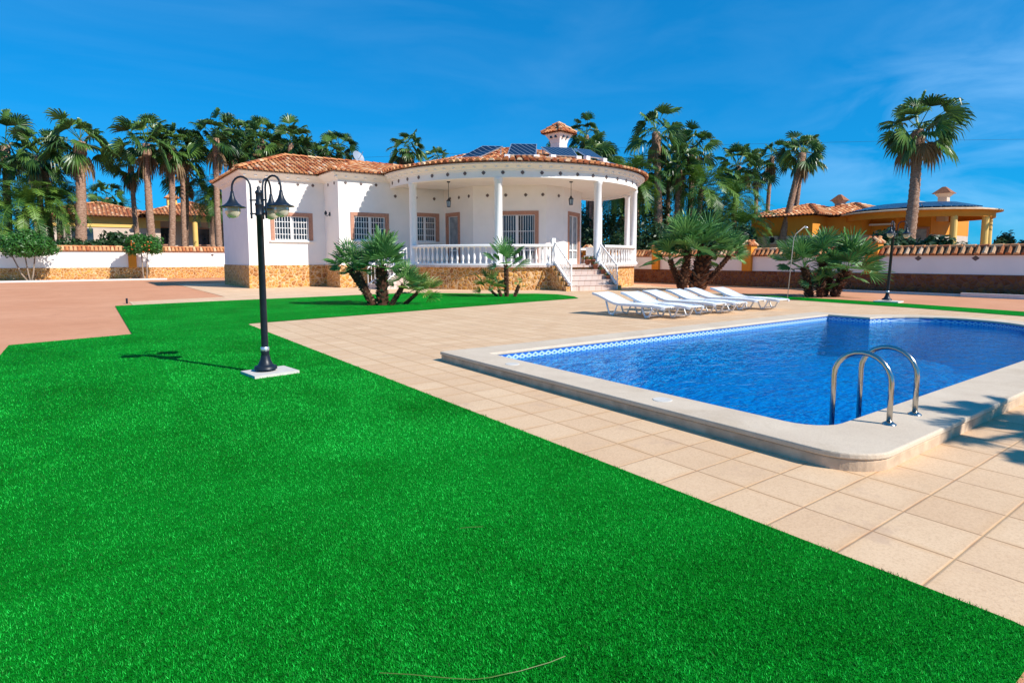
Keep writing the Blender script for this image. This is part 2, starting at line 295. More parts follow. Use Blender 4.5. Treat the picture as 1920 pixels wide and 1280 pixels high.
def in_poly(x, y, P):
    ins = np.zeros(len(x), bool); j = len(P) - 1
    for i in range(len(P)):
        xi, yi = P[i]; xj, yj = P[j]
        c = ((yi > y) != (yj > y)) & (x < (xj - xi) * (y - yi) / (yj - yi + 1e-12) + xi); ins ^= c; j = i
    return ins
def blades(name, P, n, dmin, dmax, label):
    d = np.exp(rng.uniform(math.log(dmin), math.log(dmax), n)); k = int(n * .16)
    d[:k] = np.sqrt(rng.uniform(.6 ** 2, dmin ** 2, k)) if dmin > .7 else d[:k]
    a = rng.uniform(rad(-12), rad(82), n); x = d * np.sin(a); y = d * np.cos(a)
    k = in_poly(x + .012 * np.sin(y * 23) + rng.normal(0, .006, n), y + .010 * np.sin(x * 19) + rng.normal(0, .006, n), P); x = x[k]; y = y[k]; d = d[k]; n = len(x)
    s = np.clip(d / 3.8, 1, 2.0); h = rng.uniform(.009, .018, n) * np.clip(s, 1, 1.3); w = rng.uniform(.0022, .0042, n) * s
    th = rng.uniform(0, 2 * PI, n); lean = rng.uniform(.0, .8, n) * h
    lt = 2.2 + .9 * np.sin(x * .8) * np.cos(y * .5) + rng.normal(0, 1.6, n)
    V = np.empty((n, 3, 3)); cx, sx_ = np.cos(th) * w / 2, np.sin(th) * w / 2
    V[:, 0] = np.c_[x - cx, y - sx_, np.full(n, .002)]; V[:, 1] = np.c_[x + cx, y + sx_, np.full(n, .002)]
    V[:, 2] = np.c_[x + np.cos(lt) * lean, y + np.sin(lt) * lean, h]
    me = bpy.data.meshes.new(name); me.vertices.add(3 * n); me.vertices.foreach_set('co', V.ravel())
    me.loops.add(3 * n); me.loops.foreach_set('vertex_index', np.arange(3 * n, dtype=np.int32))
    me.polygons.add(n); me.polygons.foreach_set('loop_start', np.arange(0, 3 * n, 3, dtype=np.int32)); me.polygons.foreach_set('loop_total', np.full(n, 3, dtype=np.int32))
    t = rng.random(n) ** 1.6; t[rng.random(n) < .07] = 1.0; seam = ((np.abs(y - 9.75 - .03 * x) < .03) & (x < .9)) | ((np.abs(x - .80 - .01 * np.sin(y * 3)) < .022) & (y < 9.7) & (y > 5.5)); t = np.where(seam, np.minimum(1, t + .45), t); t = np.clip(t + .10 * np.sign(np.sin((x - .8) * PI / 2)) - .03, 0, 1)  # tint also paints glints, lighter seams and the sheen of alternating roll lean
    at = me.attributes.new('tint', 'FLOAT', 'FACE'); at.data.foreach_set('value', t.astype(np.float32)); me.materials.append(M['blade']); me.update(); me.validate()
    ob = bpy.data.objects.new(name, me); COL.objects.link(ob); tag(ob, label, 'grass', kind='stuff')
blades('grass_blades', LAWN, 1000000, 1.7, 24, 'short green turf blades covering the lawn')

# long dry straws lying on the turf
for pts, lab in (([(.732, 1.757), (.81, 1.684), (.865, 1.634), (.919, 1.592), (.97, 1.55), (1.019, 1.519), (1.07, 1.498), (1.116, 1.485), (1.226, 1.464), (1.292, 1.456)], 'long curved straw lying on the nearest turf'),
                 ([(1.499, 2.513), (1.542, 2.487), (1.601, 2.453)], 'short pale straw lying on the turf nearer the paving')):
    m = MB(); m.tube([(x, y, .021 + .004 * math.sin(i * 1.3)) for i, (x, y) in enumerate(pts)], .0015, 5); tag(m.build('straw', M['fanpale']), lab, 'straw')

# small dark tap by the far lawn corner
T = thing('garden_tap', (1.1, 22.6, 0), 'tiny dark garden tap by the far left lawn corner', 'garden tap')
m = MB(); m.tube([(1.1, 22.6, -.01), (1.1, 22.6, .16)], .03, 8); m.build('post', M['iron'], T)
m = MB(); m.tube([(1.1, 22.6, .13), (1.1, 22.5, .14), (1.1, 22.46, .09)], .02, 6); m.build('spout', M['iron'], T)
# kerbs
def kerb(a, b, w, h, lab, mat='kerb'):
    m = MB(); m.bar((a[0], a[1], h / 2 - .02), (b[0], b[1], h / 2 - .02), w, h + .04); tag(m.build('kerb', M[mat]), lab, kind='structure')
kerb((-14, 48.0), (4.8, 48.0), .14, .10, 'white kerb in front of the long left garden wall')
kerb((26.7, 12.6), (26.7, 7.0), .12, .08, 'thin kerb along the foot of the right garden wall')
kerb((26.5, 7.8), (26.5, 5.5), .20, .14, 'bright white kerb block by the right garden wall')
sheet('planting_strip', [(-14, 48.07), (4.8, 48.07), (4.8, 50.3), (-14, 50.3)], .0, M['concrete'], (), 'planting strip at the foot of the left wall')

# ------------------------------------------------------------------ pool
pool = thing('swimming_pool', (3.97, 1.59, 0), 'long blue swimming pool with cream stone rim and rounded far end', 'swimming pool')
def ring_slab(name, outer, inner, z0, z1, mat, parent):
    import bmesh
    bm = bmesh.new()
    for z in (z0, z1):
        E = []
        for ring in (outer, inner):
            vs = [bm.verts.new((x, y, z)) for x, y in ring]; E += [bm.edges.new((vs[i], vs[(i + 1) % len(vs)])) for i in range(len(vs))]
        bmesh.ops.triangle_fill(bm, use_beauty=True, use_dissolve=False, edges=E)
    for ring in (outer, inner):
        for i in range(len(ring)):
            a = ring[i]; b = ring[(i + 1) % len(ring)]
            vs = [bm.verts.new((*a, z0)), bm.verts.new((*b, z0)), bm.verts.new((*b, z1)), bm.verts.new((*a, z1))]; bm.faces.new(vs)
    bmesh.ops.remove_doubles(bm, verts=bm.verts, dist=1e-4); bmesh.ops.recalc_face_normals(bm, faces=bm.faces)
    me = bpy.data.meshes.new(name); bm.to_mesh(me); bm.free(); me.materials.append(mat)
    o = bpy.data.objects.new(name, me); COL.objects.link(o)
    o.parent = parent; o.matrix_parent_inverse = wm(parent).inverted()
    md = o.modifiers.new('bevel', 'BEVEL'); md.width = .012; md.segments = 2; md.limit_method = 'ANGLE'; md.angle_limit = rad(50)
    return o
def inset(P, d):
    cx = sum(p[0] for p in P) / len(P); cy = sum(p[1] for p in P) / len(P); out = []
    n = len(P)
    for i in range(n):
        a = Vector(P[i - 1]); b = Vector(P[i]); c = Vector(P[(i + 1) % n]); e1 = (b - a).normalized(); e2 = (c - b).normalized()
        nn = Vector((-e1.y - e2.y, e1.x + e2.x)); L = nn.length; nn = nn / L if L > 1e-6 else Vector((-e1.y, e1.x))
        k = d / max(.5, abs(nn.dot(Vector((-e1.y, e1.x))))); out.append((b.x + nn.x * k, b.y + nn.y * k))
    return out
ring_slab('coping', COPE, POOL, .075, .12, M['coping'], pool)
ring_slab('rim_base', inset(COPE, .012), inset(POOL, -.012), -.05, .0745, M['rim'], pool)
m = MB(); W_ = inset(POOL, -.01); n = len(W_)
m.add([(x, y, -.05) for x, y in W_] + [(x, y, -.80) for x, y in W_], [(i, (i + 1) % n, n + (i + 1) % n, n + i) for i in range(n)]); m.poly([(x, y, -.80) for x, y in W_]); m.build('basin', M['mosaic'], pool)
m = MB(); W2 = inset(POOL, -.004); m.add([(x, y, .0745) for x, y in W2] + [(x, y, -.09) for x, y in W2], [(i, (i + 1) % n, n + (i + 1) % n, n + i) for i in range(n)]); m.build('tile_band', M['band'], pool)
for (x, y) in ((4.2, 5.75), (4.22, 3.45)):
    m = MB(); m.lathe([(0, .005), (.085, .005), (.09, .0005)], (x, y, .12), 20); m.build('skimmer_lid', M['concrete'], pool)
sheet('pool_water', inset(POOL, -.002), -.002, M['water'], (), 'clear blue rippled pool water')
# ladder
lad = thing('pool_ladder', (5.24, 1.9, .12), 'stainless steel pool ladder with two curved handrails at the near corner', 'pool ladder')
for x in (5.0, 5.49):
    m = MB(); pts = [(x, 1.88, .10), (x, 1.88, .40)] + [(x, 1.88 + .215 - .215 * math.cos(rad(a)), .44 + .215 * math.sin(rad(a))) for a in range(0, 181, 15)] + [(x, 2.31, .38), (x, 2.31, -.7)]
    m.tube(pts, .0205, 14); rl = m.build('handrail', M['steel'], lad, True)
    m = MB(); m.lathe([(.0, .022), (.028, .02), (.05, .006), (.052, .0)], (x, 1.88, .1205), 18); m.build('flange', M['steel'], rl, True)
for z in (-.15, -.38, -.6):
    m = MB(); m.box((5.245, 2.31, z), (.47, .07, .025)); m.build('rung', M['steel'], lad)

# ------------------------------------------------------------------ street-style garden lamps
def lamp_template(loc, label, sc_=1.0):
    L = thing('garden_lamp', (0, 0, 0), label, 'garden lamp', 'black three-armed garden lamps')
    m = MB(); m.lathe([(0, .245), (.03, .24), (.05, .235), (.05, .20), (.045, .195), (.052, .16), (.06, .12), (.085, .06), (.10, .045), (.13, .035), (.135, .0)], (0, 0, .04), 20)
    m.build('base', M['iron'], L, True, True)
    m = MB(); m.lathe([(.046, .0), (.05, .01), (.05, .05), (.042, .06)], (0, 0, .255), 18); m.build('collar', M['alu'], L, True, True)
    m = MB(); m.lathe([(.041, .28), (.038, 1.9), (.05, 1.905), (.05, 1.925), (.045, 1.935), (.045, 2.02), (.05, 2.03), (.05, 2.05), (.04, 2.06), (.036, 2.16), (.043, 2.17), (.043, 2.19), (.02, 2.215), (.024, 2.24), (.0, 2.265)], (0, 0, 0), 18)
    m.build('pole', M['iron'], L, True, True)
    r = Vector((.808, -.589, 0)); f = Vector((.589, .808, 0))
    for an in (177, -20, 88):
        d = r * math.cos(rad(an)) + f * math.sin(rad(an)); P = lambda q, z: d * q + Vector((0, 0, z))
        m = MB(); m.tube([P(.10, 1.87), P(.10, 1.9), P(.10, 2.18)] + [P(.215 - .115 * math.cos(rad(a)), 2.235 + .135 * math.sin(rad(a))) for a in range(0, 181, 18)] + [P(.33, 2.17)], .0125, 8)
        for z in (1.93, 2.09): m.tube([P(.03, z), P(.115, z)], .009, 6)
        am = m.build('arm', M['iron'], L, True, True)
        c = P(.33, 0)
        m = MB(); m.lathe([(0, 2.20), (.018, 2.195), (.024, 2.15), (.04, 2.10), (.065, 2.06), (.10, 2.03), (.148, 2.012), (.148, 2.004), (.09, 2.012), (.0, 2.04)], (c.x, c.y, 0), 24); m.build('lamp_shade', M['iron'], am, True, True)
        m = MB(); m.lathe([(.085, 2.008), (.09, 1.97), (.085, 1.94), (.068, 1.905), (.04, 1.885), (0, 1.878)], (c.x, c.y, 0), 20); m.build('globe', M['globe'], am, True, True)
    L.location = loc; L.scale = (sc_,) * 3
    return L
L1 = lamp_template((1.76, 7.57, .02), 'near black triple lamp standing on a concrete pad in the lawn')
L2 = copy_tree(L1); L2.location = (21.2, 8.25, .02); L2.scale = (1.09,) * 3; L2.rotation_euler = (rad(-1.2), rad(1.6), rad(-115)); tag(L2, 'distant black triple lamp beyond the pool before the right wall')
m = MB(); m.box((1.80, 7.53, .012), (.54, .46, .05), rad(8)); tag(m.build('lamp_pad', M['concrete']), 'square concrete pad under the near lamp', 'concrete pad')
m = MB(); m.box((21.2, 8.2, .012), (.7, .7, .05), rad(8)); tag(m.build('lamp_pad', M['concrete']), 'pale concrete pad under the distant lamp', 'concrete pad')

# ------------------------------------------------------------------ shower pole
sh = thing('garden_shower', (19.3, 10.57, 0), 'slim pale shower pole with bent head beside the pool terrace', 'shower')
a = Vector((19.3, 10.57, 0)); u = Vector((.808, -.589, 0))
m = MB(); m.tube([a, a + Vector((0, 0, 1.6)) + u * .10, a + Vector((0, 0, 2.12)) + u * .14, a + Vector((0, 0, 2.24)) + u * .2, a + Vector((0, 0, 2.5)) + u * .5], .013, 8); m.build('pole', M['polegrey'], sh, True)
m = MB(); p = a + Vector((0, 0, 2.43)) + u * .54; m.lathe([(0, .06), (.03, .05), (.07, .0), (0, -.004)], p, 12); m.build('shower_head', M['alu'], sh, True)
m = MB(); m.lathe([(0, .02), (.09, .02), (.09, 0)], (a.x, a.y, .0), 14); m.build('foot_plate', M['alu'], sh)

# ------------------------------------------------------------------ sun loungers
def lounger():
    L = thing('sun_lounger', (0, 0, 0), 'x', 'sun lounger', 'white plastic sun loungers lined up beside the pool')
    Pf = [(0, .54), (.18, .50), (.38, .43), (.56, .36), (.72, .315), (.86, .30)]     # backrest profile: along, height
    m = MB()
    for i in range(len(Pf) - 1):
        (a, za), (b, zb) = Pf[i], Pf[i + 1]; k = 2
        for j in range(k):
            t0 = (j + .04) / k; t1 = (j + .88) / k
            A = (a + (b - a) * t0, za + (zb - za) * t0); B = (a + (b - a) * t1, za + (zb - za) * t1)
            m.bar((0, -A[0], A[1]), (0, -B[0], B[1]), .56, .018)
    m.build('backrest', M['plastic'], L, False, True)
    m = MB()
    for j in range(12):
        y = .90 + j * .1; z = .30 + .012 * math.sin(j * .5); m.bar((0, -y, z), (0, -(y + .088), z - (.012 if j > 8 else 0)), .56, .018)
    m.build('seat', M['plastic'], L, False, True)
    for s in (-1, 1):
        m = MB(); pts = [(s * .30, -y, z - .012) for y, z in Pf] + [(s * .30, -y, .29) for y in (1.0, 1.3, 1.6, 1.85)] + [(s * .29, -2.06, .27), (s * .25, -2.13, .25)]
        for i in range(len(pts) - 1): m.bar(pts[i], pts[i + 1], .045, .055)
        m.build('side_frame', M['plastic'], L, False, True)
        for y0, y1, y2, y3 in ((.44, .54, .66, .80), (1.85, 1.72, 1.62, 1.50)):
            m = MB()
            m.tube([(s * .29, -y0, .36 if y0 < 1 else .29), (s * .285, -(y0 + y1) / 2, .17), (s * .28, -y1, .045), (s * .28, -y2, .02), (s * .285, -(y2 + y3) / 2, .14), (s * .29, -y3, .29)], [.026, .024, .026, .026, .02, .018], 7)
            m.build('leg', M['plastic'], L, True, True)
    for y in (.6, 1.66): m = MB(); m.bar((-.28, -y, .05), (.28, -y, .05), .03, .03); m.build('cross_bar', M['plastic'], L, False, True)
    return L
LG = lounger()
labs = ['leftmost white sun lounger, nearest the villa steps', 'second white sun lounger from the left beside the pool', 'third white sun lounger from the left beside the pool',
        'third white sun lounger from the right beside the pool', 'second white sun lounger from the right beside the pool', 'rightmost white sun lounger, nearest the shower pole']
for i, (x, y, a) in enumerate([(10.85, 10.98, 3), (11.62, 10.68, -3), (12.66, 10.90, 4), (13.55, 10.80, -1), (14.55, 10.98, 6), (15.5, 10.72, -2)]):
    o = LG if i == 0 else copy_tree(LG); o.location = (x, y, .0); o.rotation_euler = (0, 0, rad(a + 3)); tag(o, labs[i])

# ------------------------------------------------------------------ tiles
def half_tile(m, a, b, side, up, r0, r1, tint=None, k=4):
    vs = []
    for p, r in ((a, r0), (b, r1)):
        for i in range(k + 1):
            an = PI * i / k; vs.append(p + side * (math.cos(an) * r) + up * (math.sin(an) * r * .85))
    fs = [(i, i + 1, k + 2 + i, k + 1 + i) for i in range(k)] + [tuple(range(k + 1))[::-1]]
    m.add(vs, fs, tint)
def tile_run(m, a, b, side, up, r=.095, seg=.42):
    a = Vector(a); b = Vector(b); L = (b - a).length
    if L < .05: return
    n = max(1, round(L / seg)); d = (b - a) / n
    for i in range(n): half_tile(m, a + d * i + up * .025, a + d * (i + 1.06), side, up, r, r * .84, min(1, max(0, random.gauss(.45, .27))))
def tile_face(m, base, poly, w=.235):
    P = [Vector(p) for p in poly]; e = (P[1] - P[0]).normalized(); nrm = (P[1] - P[0]).cross(P[2] - P[0]).normalized()
    if nrm.z < 0: nrm = -nrm
    v = nrm.cross(e)
    if v.z < 0: v = -v
    Q = [((p - P[0]).dot(e), (p - P[0]).dot(v)) for p in P]
    u0 = min(q[0] for q in Q); u1 = max(q[0] for q in Q); k = int((u1 - u0) / w)
    for i in range(k):
        u = u0 + (i + .5) * (u1 - u0) / k; cr = []
        for j in range(len(Q)):
            a, b = Q[j], Q[(j + 1) % len(Q)]
            if (a[0] > u) != (b[0] > u): cr.append(a[1] + (b[1] - a[1]) * (u - a[0]) / (b[0] - a[0]))
        if len(cr) >= 2:
            cr.sort(); tile_run(m, P[0] + e * u + v * (cr[0] - .03), P[0] + e * u + v * cr[-1], e, nrm)
    base.poly([p - nrm * .02 for p in P]); base.poly([p - nrm * .06 for p in P][::-1])
def hip(m, a, b):
    a = Vector(a); b = Vector(b); d = (b - a).normalized(); s = d.cross(Vector((0, 0, 1))).normalized(); tile_run(m, a + Vector((0, 0, .05)), b + Vector((0, 0, .05)), s, s.cross(d), .13, .42)

# ------------------------------------------------------------------ villa
V = thing('villa', (6.6, 28.7, 0), 'white single-storey villa with round columned porch and clay tile roof', 'villa')
W = lambda m, n, mat, par=None, sm=False: m.build(n, M[mat] if isinstance(mat, str) else mat, par or V, sm)
def wall_run(m, pts, z0, z1, op={}, depth=.16):
    for i in range(len(pts) - 1):
        a = Vector((*pts[i], 0)); b = Vector((*pts[i + 1], 0)); d = b - a; L = d.length; d /= L; nn = Vector((d.y, -d.x, 0))
        us = {0, L}; zs = {z0, z1}
        for o in op.get(i, []): us |= {o[0], o[1]}; zs |= {o[2], o[3]}
        us = sorted(us); zs = sorted(zs); Pt = lambda u, z, q=0: a + d * u - nn * q + Vector((0, 0, z))
        for k in range(len(us) - 1):
            for l in range(len(zs) - 1):
                if any(o[0] <= us[k] and us[k + 1] <= o[1] and o[2] <= zs[l] and zs[l + 1] <= o[3] for o in op.get(i, [])): continue
                m.poly([Pt(us[k], zs[l]), Pt(us[k + 1], zs[l]), Pt(us[k + 1], zs[l + 1]), Pt(us[k], zs[l + 1])])
        for (p, q, r, s) in op.get(i, []):
            m.poly([Pt(p, r), Pt(p, s), Pt(p, s, depth), Pt(p, r, depth)]); m.poly([Pt(q, r), Pt(q, s), Pt(q, s, depth), Pt(q, r, depth)])
            m.poly([Pt(p, s), Pt(q, s), Pt(q, s, depth), Pt(p, s, depth)]); m.poly([Pt(p, r), Pt(q, r), Pt(q, r, depth), Pt(p, r, depth)])
outline = [(6.6, 36.9), (6.6, 30.8), (10.36, 30.8), (10.36, 28.7), (16.3, 28.7), (16.55, 26.1), (19.3, 23.45), (20.6, 23.6), (22.95, 24.8), (24.0, 27.5), (24.0, 36.9)]
op = {1: [(1.22, 2.96, 2.36, 3.59)], 3: [(.76, 2.48, 2.36, 3.59), (4.05, 5.45, 2.36, 3.72)], 4: [(.35, 1.3, FZ + .003, 3.74)], 5: [(1.35, 3.25, FZ + .003, 3.70)], 6: [], 7: [(.75, 2.2, FZ + .003, 3.78)]}
m = MB(); wall_run(m, outline, 1.10, 5.40, op); wall_run(m, [(24.0, 36.9), (6.6, 36.9)], 1.10, 5.40); W(m, 'wall', 'white')
m = MB(); P2 = [(6.56, 36.94), (6.56, 30.76), (10.32, 30.76), (10.32, 28.66), (13.6, 28.66)]; wall_run(m, P2, 0, 1.12)
for i in range(len(P2) - 1):
    a, b = P2[i], P2[i + 1]; m.poly([(*a, 1.12), (*b, 1.12), (b[0] + .05, b[1] + .05, 1.12), (a[0] + .05, a[1] + .05, 1.12)])
W(m, 'stone_plinth', 'stone'); m = MB(); wall_run(m, [(24.04, 27), (24.04, 36.94), (6.56, 36.94)], 0, 1.12); W(m, 'stone_plinth', 'stone')
m = MB(); m.lathe([(RP - .1, 0), (RP - .1, 1.03)], (*C, 0), 96); W(m, 'porch_plinth', 'stone')
m = MB(); m.lathe([(RP - .1, 1.03), (RP + .03, 1.03), (RP + .03, FZ), (0, FZ)], (*C, 0), 96); W(m, 'porch_floor', 'steps')
m = MB(); m.lathe([(6.55, 5.16), (6.55, BZ), (RP, BZ), (RP, 5.36), (RP + .05, 5.37), (RP + .05, 5.42), (RP + .10, 5.45), (7.22, 5.59), (7.28, 5.60), (7.28, 5.665), (7.0, 5.68)], (*C, 0), 128, 163, 360); m.box((25.4, 27.15, 5.24), (2.9, .34, .38)); W(m, 'porch_beam', 'white')
m = MB(); m.lathe([(0, 5.15), (6.6, 5.15)], (*C, 0), 64, 163, 362); W(m, 'porch_ceiling', 'ceiling')
# straight eaves: sloped soffit + fascia
m = MB()
E_in = [(6.6, 36.9), (6.6, 30.8), (10.36, 30.8), (10.36, 28.7), (13.4, 28.7)]; E_out = [(6.2, 37.2), (6.2, 30.4), (9.96, 30.4), (9.96, 28.3), (12.6, 28.3)]
for i in range(len(E_in) - 1):
    a, b, c, d = E_in[i], E_in[i + 1], E_out[i + 1], E_out[i]
    m.poly([(*a, 5.32), (*b, 5.32), (*c, 5.60), (*d, 5.60)]); m.poly([(*d, 5.60), (*c, 5.60), (*c, 5.67), (*d, 5.67)])
W(m, 'eave', 'white')
# brackets under the eaves
def bracket(*a):
    m = MB(); m.box(*a); W(m, 'eave_bracket', 'white')
for k in range(44):
    a = 168 + k * 4.0; ca, sa = math.cos(rad(a)), math.sin(rad(a)); bracket((C[0] + 7.03 * ca, C[1] + 7.03 * sa, 5.49), (.22, .12, .06), rad(a))
for X in np.arange(6.5, 9.9, .5): bracket((X, 30.68, 5.44), (.12, .22, .06))
for X in np.arange(10.2, 12.9, .5): bracket((X, 28.58, 5.44), (.12, .22, .06))
for Y in np.arange(31, 37, .6): bracket((6.48, Y, 5.44), (.22, .12, .06))
# blue-grey diamond medallions
def medal(p, nrm, s=.085):
    nrm = Vector(nrm).normalized(); u = Vector((0, 0, 1)).cross(nrm).normalized(); w = Vector((0, 0, 1)); p = Vector(p) + nrm * .004
    m = MB(); pts = []
    for i in range(16):
        a = 2 * PI * i / 16; r = s * (1.0 if i % 4 == 0 else (.72 if i % 2 else .86)); pts.append((u * math.cos(a) + w * math.sin(a)) * r)
    n = len(pts); m.add([p + q for q in pts] + [p + nrm * .022 + q * .85 for q in pts] + [p + nrm * .03], [(i, (i + 1) % n, n + (i + 1) % n, n + i) for i in range(n)] + [(n + i, n + (i + 1) % n, 2 * n) for i in range(n)])
    W(m, 'medallion', 'medal')
M['medal'] = plain('glazed_medallion', (.13, .09, .08), .4, .5, 25, .2)
for k in range(27):
    a = 172 + 7.3 * k; medal((C[0] + (RP + .0) * math.cos(rad(a)), C[1] + RP * math.sin(rad(a)), 5.26), (math.cos(rad(a)), math.sin(rad(a)), 0), .10)
for X in (7.25, 8.15, 9.05, 9.8): medal((X, 30.8, 5.18), (0, -1, 0), .09)
for X in (10.75, 11.55, 12.35): medal((X, 28.7, 5.18), (0, -1, 0), .09)
for Y in (29.2, 30.1): medal((10.36, Y, 5.18), (-1, 0, 0), .09)
for X in (13.4, 14.6, 15.7): medal((X, 28.7, 4.68), (0, -1, 0), .10)
for p in ((16.35, 28.1), (16.43, 27.3), (16.52, 26.45)): medal((*p, 4.68), (-.995, -.1, 0), .10)
for q in (.2, .45, .72, .95): medal((16.55 + 2.75 * q, 26.1 - 2.65 * q, 4.68), (-.69, -.72, 0), .10)
medal((20.2, 23.55, 4.68), (.11, -.99, 0), .10); medal((21.4, 24.0, 4.68), (.45, -.89, 0), .10)

# columns
for a in (-172, -131.5, -89, -50, -29, -1):
    x, y = C[0] + 6.72 * math.cos(rad(a)), C[1] + 6.72 * math.sin(rad(a)); r = .185 if a not in (-29,) else .15
    m = MB(); m.lathe([(r + .07, FZ), (r + .07, FZ + .10), (r + .03, FZ + .13), (r, FZ + .17), (r * .96, BZ - .16), (r + .025, BZ - .13), (r + .025, BZ)], (x, y, 0), 24); W(m, 'column', 'paint', None, True)

# balustrade
bm_ = MB(); bt_ = MB()
for (a0, a1) in ((-171, -132), (-131, -110.5), (-86, -47.5), (-46.5, -2)):
    n = int((a1 - a0) / 1.5)
    bt_.lathe([(6.64, FZ + .83), (6.88, FZ + .83), (6.9, FZ + .86), (6.9, FZ + .93), (6.87, FZ + .96), (6.65, FZ + .96), (6.62, FZ + .93), (6.62, FZ + .86), (6.64, FZ + .83)], (*C, 0), n, a0, a1)
    bm_.lathe([(6.67, FZ + .005), (6.67, FZ + .10), (6.85, FZ + .10), (6.85, FZ + .005)], (*C, 0), n, a0, a1)
bt_.box((25.35, 27.1, FZ + .90), (2.5, .26, .13)); BAL = W(bm_, 'balustrade', 'paint'); W(bt_, 'top_rail', 'paint', BAL)
bprof = [(.05, 0), (.05, .06), (.035, .08), (.045, .13), (.062, .20), (.066, .26), (.055, .34), (.034, .46), (.028, .56), (.036, .60), (.03, .62), (.05, .66), (.05, .73)]
b0 = None
m = MB(); m.lathe(bprof, (0, 0, 0), 10); b0 = m.build('baluster', M['paint'], None, True)
first = True
for (a0, a1) in ((-169.5, -134), (-129, -112), (-84.5, -49.5), (-44, -4)):
    n = round((a1 - a0) * .1178 / .285)
    for k in range(n + 1):
        a = rad(a0 + (a1 - a0) * k / n); o = b0 if first else b0.copy()
        if not first: COL.objects.link(o)
        first = False
        o.parent = BAL; o.matrix_parent_inverse = wm(BAL).inverted(); o.location = (C[0] + 6.76 * math.cos(a), C[1] + 6.76 * math.sin(a), FZ + .10)

# main stairs
ang = rad(-99); nv = Vector((math.cos(ang), math.sin(ang), 0)); tv = Vector((-nv.y, nv.x, 0)); P0 = Vector((*C, 0)) + nv * 6.72
m = MB(); wS = 2.45
for k in range(5):
    h = FZ - .224 * (k + 1) + .0; q = P0 + nv * (.17 + .30 * k + .15)
    if k < 4: m.box((q.x, q.y, h / 2), (.30, wS, h), ang)
    if k < 4: m.box((q.x + nv.x * .012, q.y + nv.y * .012, h + .012), (.335, wS + .02, .028), ang)
W(m, 'front_steps', 'steps')
for s in (-1, 1):
    m = MB()
    for k in range(5):
        h = max(.12, FZ - .224 * k - .02); q = P0 + nv * (.02 + .30 * k) + tv * s * (wS / 2 + .14); m.box((q.x, q.y, h / 2), (.299, .26, h), ang)
    W(m, 'stair_side', 'stone')
    m = MB(); top = P0 + tv * s * (wS / 2 + .02) + Vector((0, 0, FZ)); bot = P0 + nv * 1.38 + tv * s * (wS / 2 + .02) + Vector((0, 0, .12))
    up = Vector((0, 0, 1))
    m.bar(top - up * .02, top + up * 1.12, .045, .045); m.bar(bot - up * .1, bot + up * 1.05, .045, .045)
    m.bar(top + up * 1.05, bot + up * .98, .045, .05); m.bar(top + up * .15, bot + up * .12, .12, .09)
    for k in range(1, 12):
        q = top.lerp(bot, k / 12); m.bar(q + up * .14, q + up * 1.02, .016, .016)
    for k in range(9):
        q0 = top.lerp(bot, k / 9); q1 = top.lerp(bot, (k + 1) / 9); m.bar(q0 + up * .3, q1 + up * .95, .01, .01); m.bar(q0 + up * .95, q1 + up * .3, .01, .01)
    W(m, 'stair_railing', 'paint')
# fence panel left of the stairs
m = MB(); ps = [Vector((C[0] + 6.76 * math.cos(rad(a)), C[1] + 6.76 * math.sin(rad(a)), FZ)) for a in (-110, -109.2)]
m.box((ps[0].x, ps[0].y, FZ + .62), (.18, .18, 1.24), rad(-110)); W(m, 'newel_post', 'paint')
# small side stairs
m = MB()
for k in range(5):
    h = FZ - .2 * (5 - k) + .1; m.box((11.25 + .3 * k, 26.3, h / 2), (.30, 1.3, h))
W(m, 'side_steps', 'steps')
for s in (25.62, 26.98):
    m = MB()
    for k in range(9): q = k / 8; m.bar((11.1 + 1.4 * q, s, .1 + .95 * q), (11.1 + 1.4 * q, s, 1.0 + .95 * q), .02, .02)
    m.bar((11.1, s, 1.0), (12.5, s, 1.95), .05, .05); m.bar((11.1, s, .2), (12.5, s, 1.15), .05, .05)
    W(m, 'side_railing', 'paint')

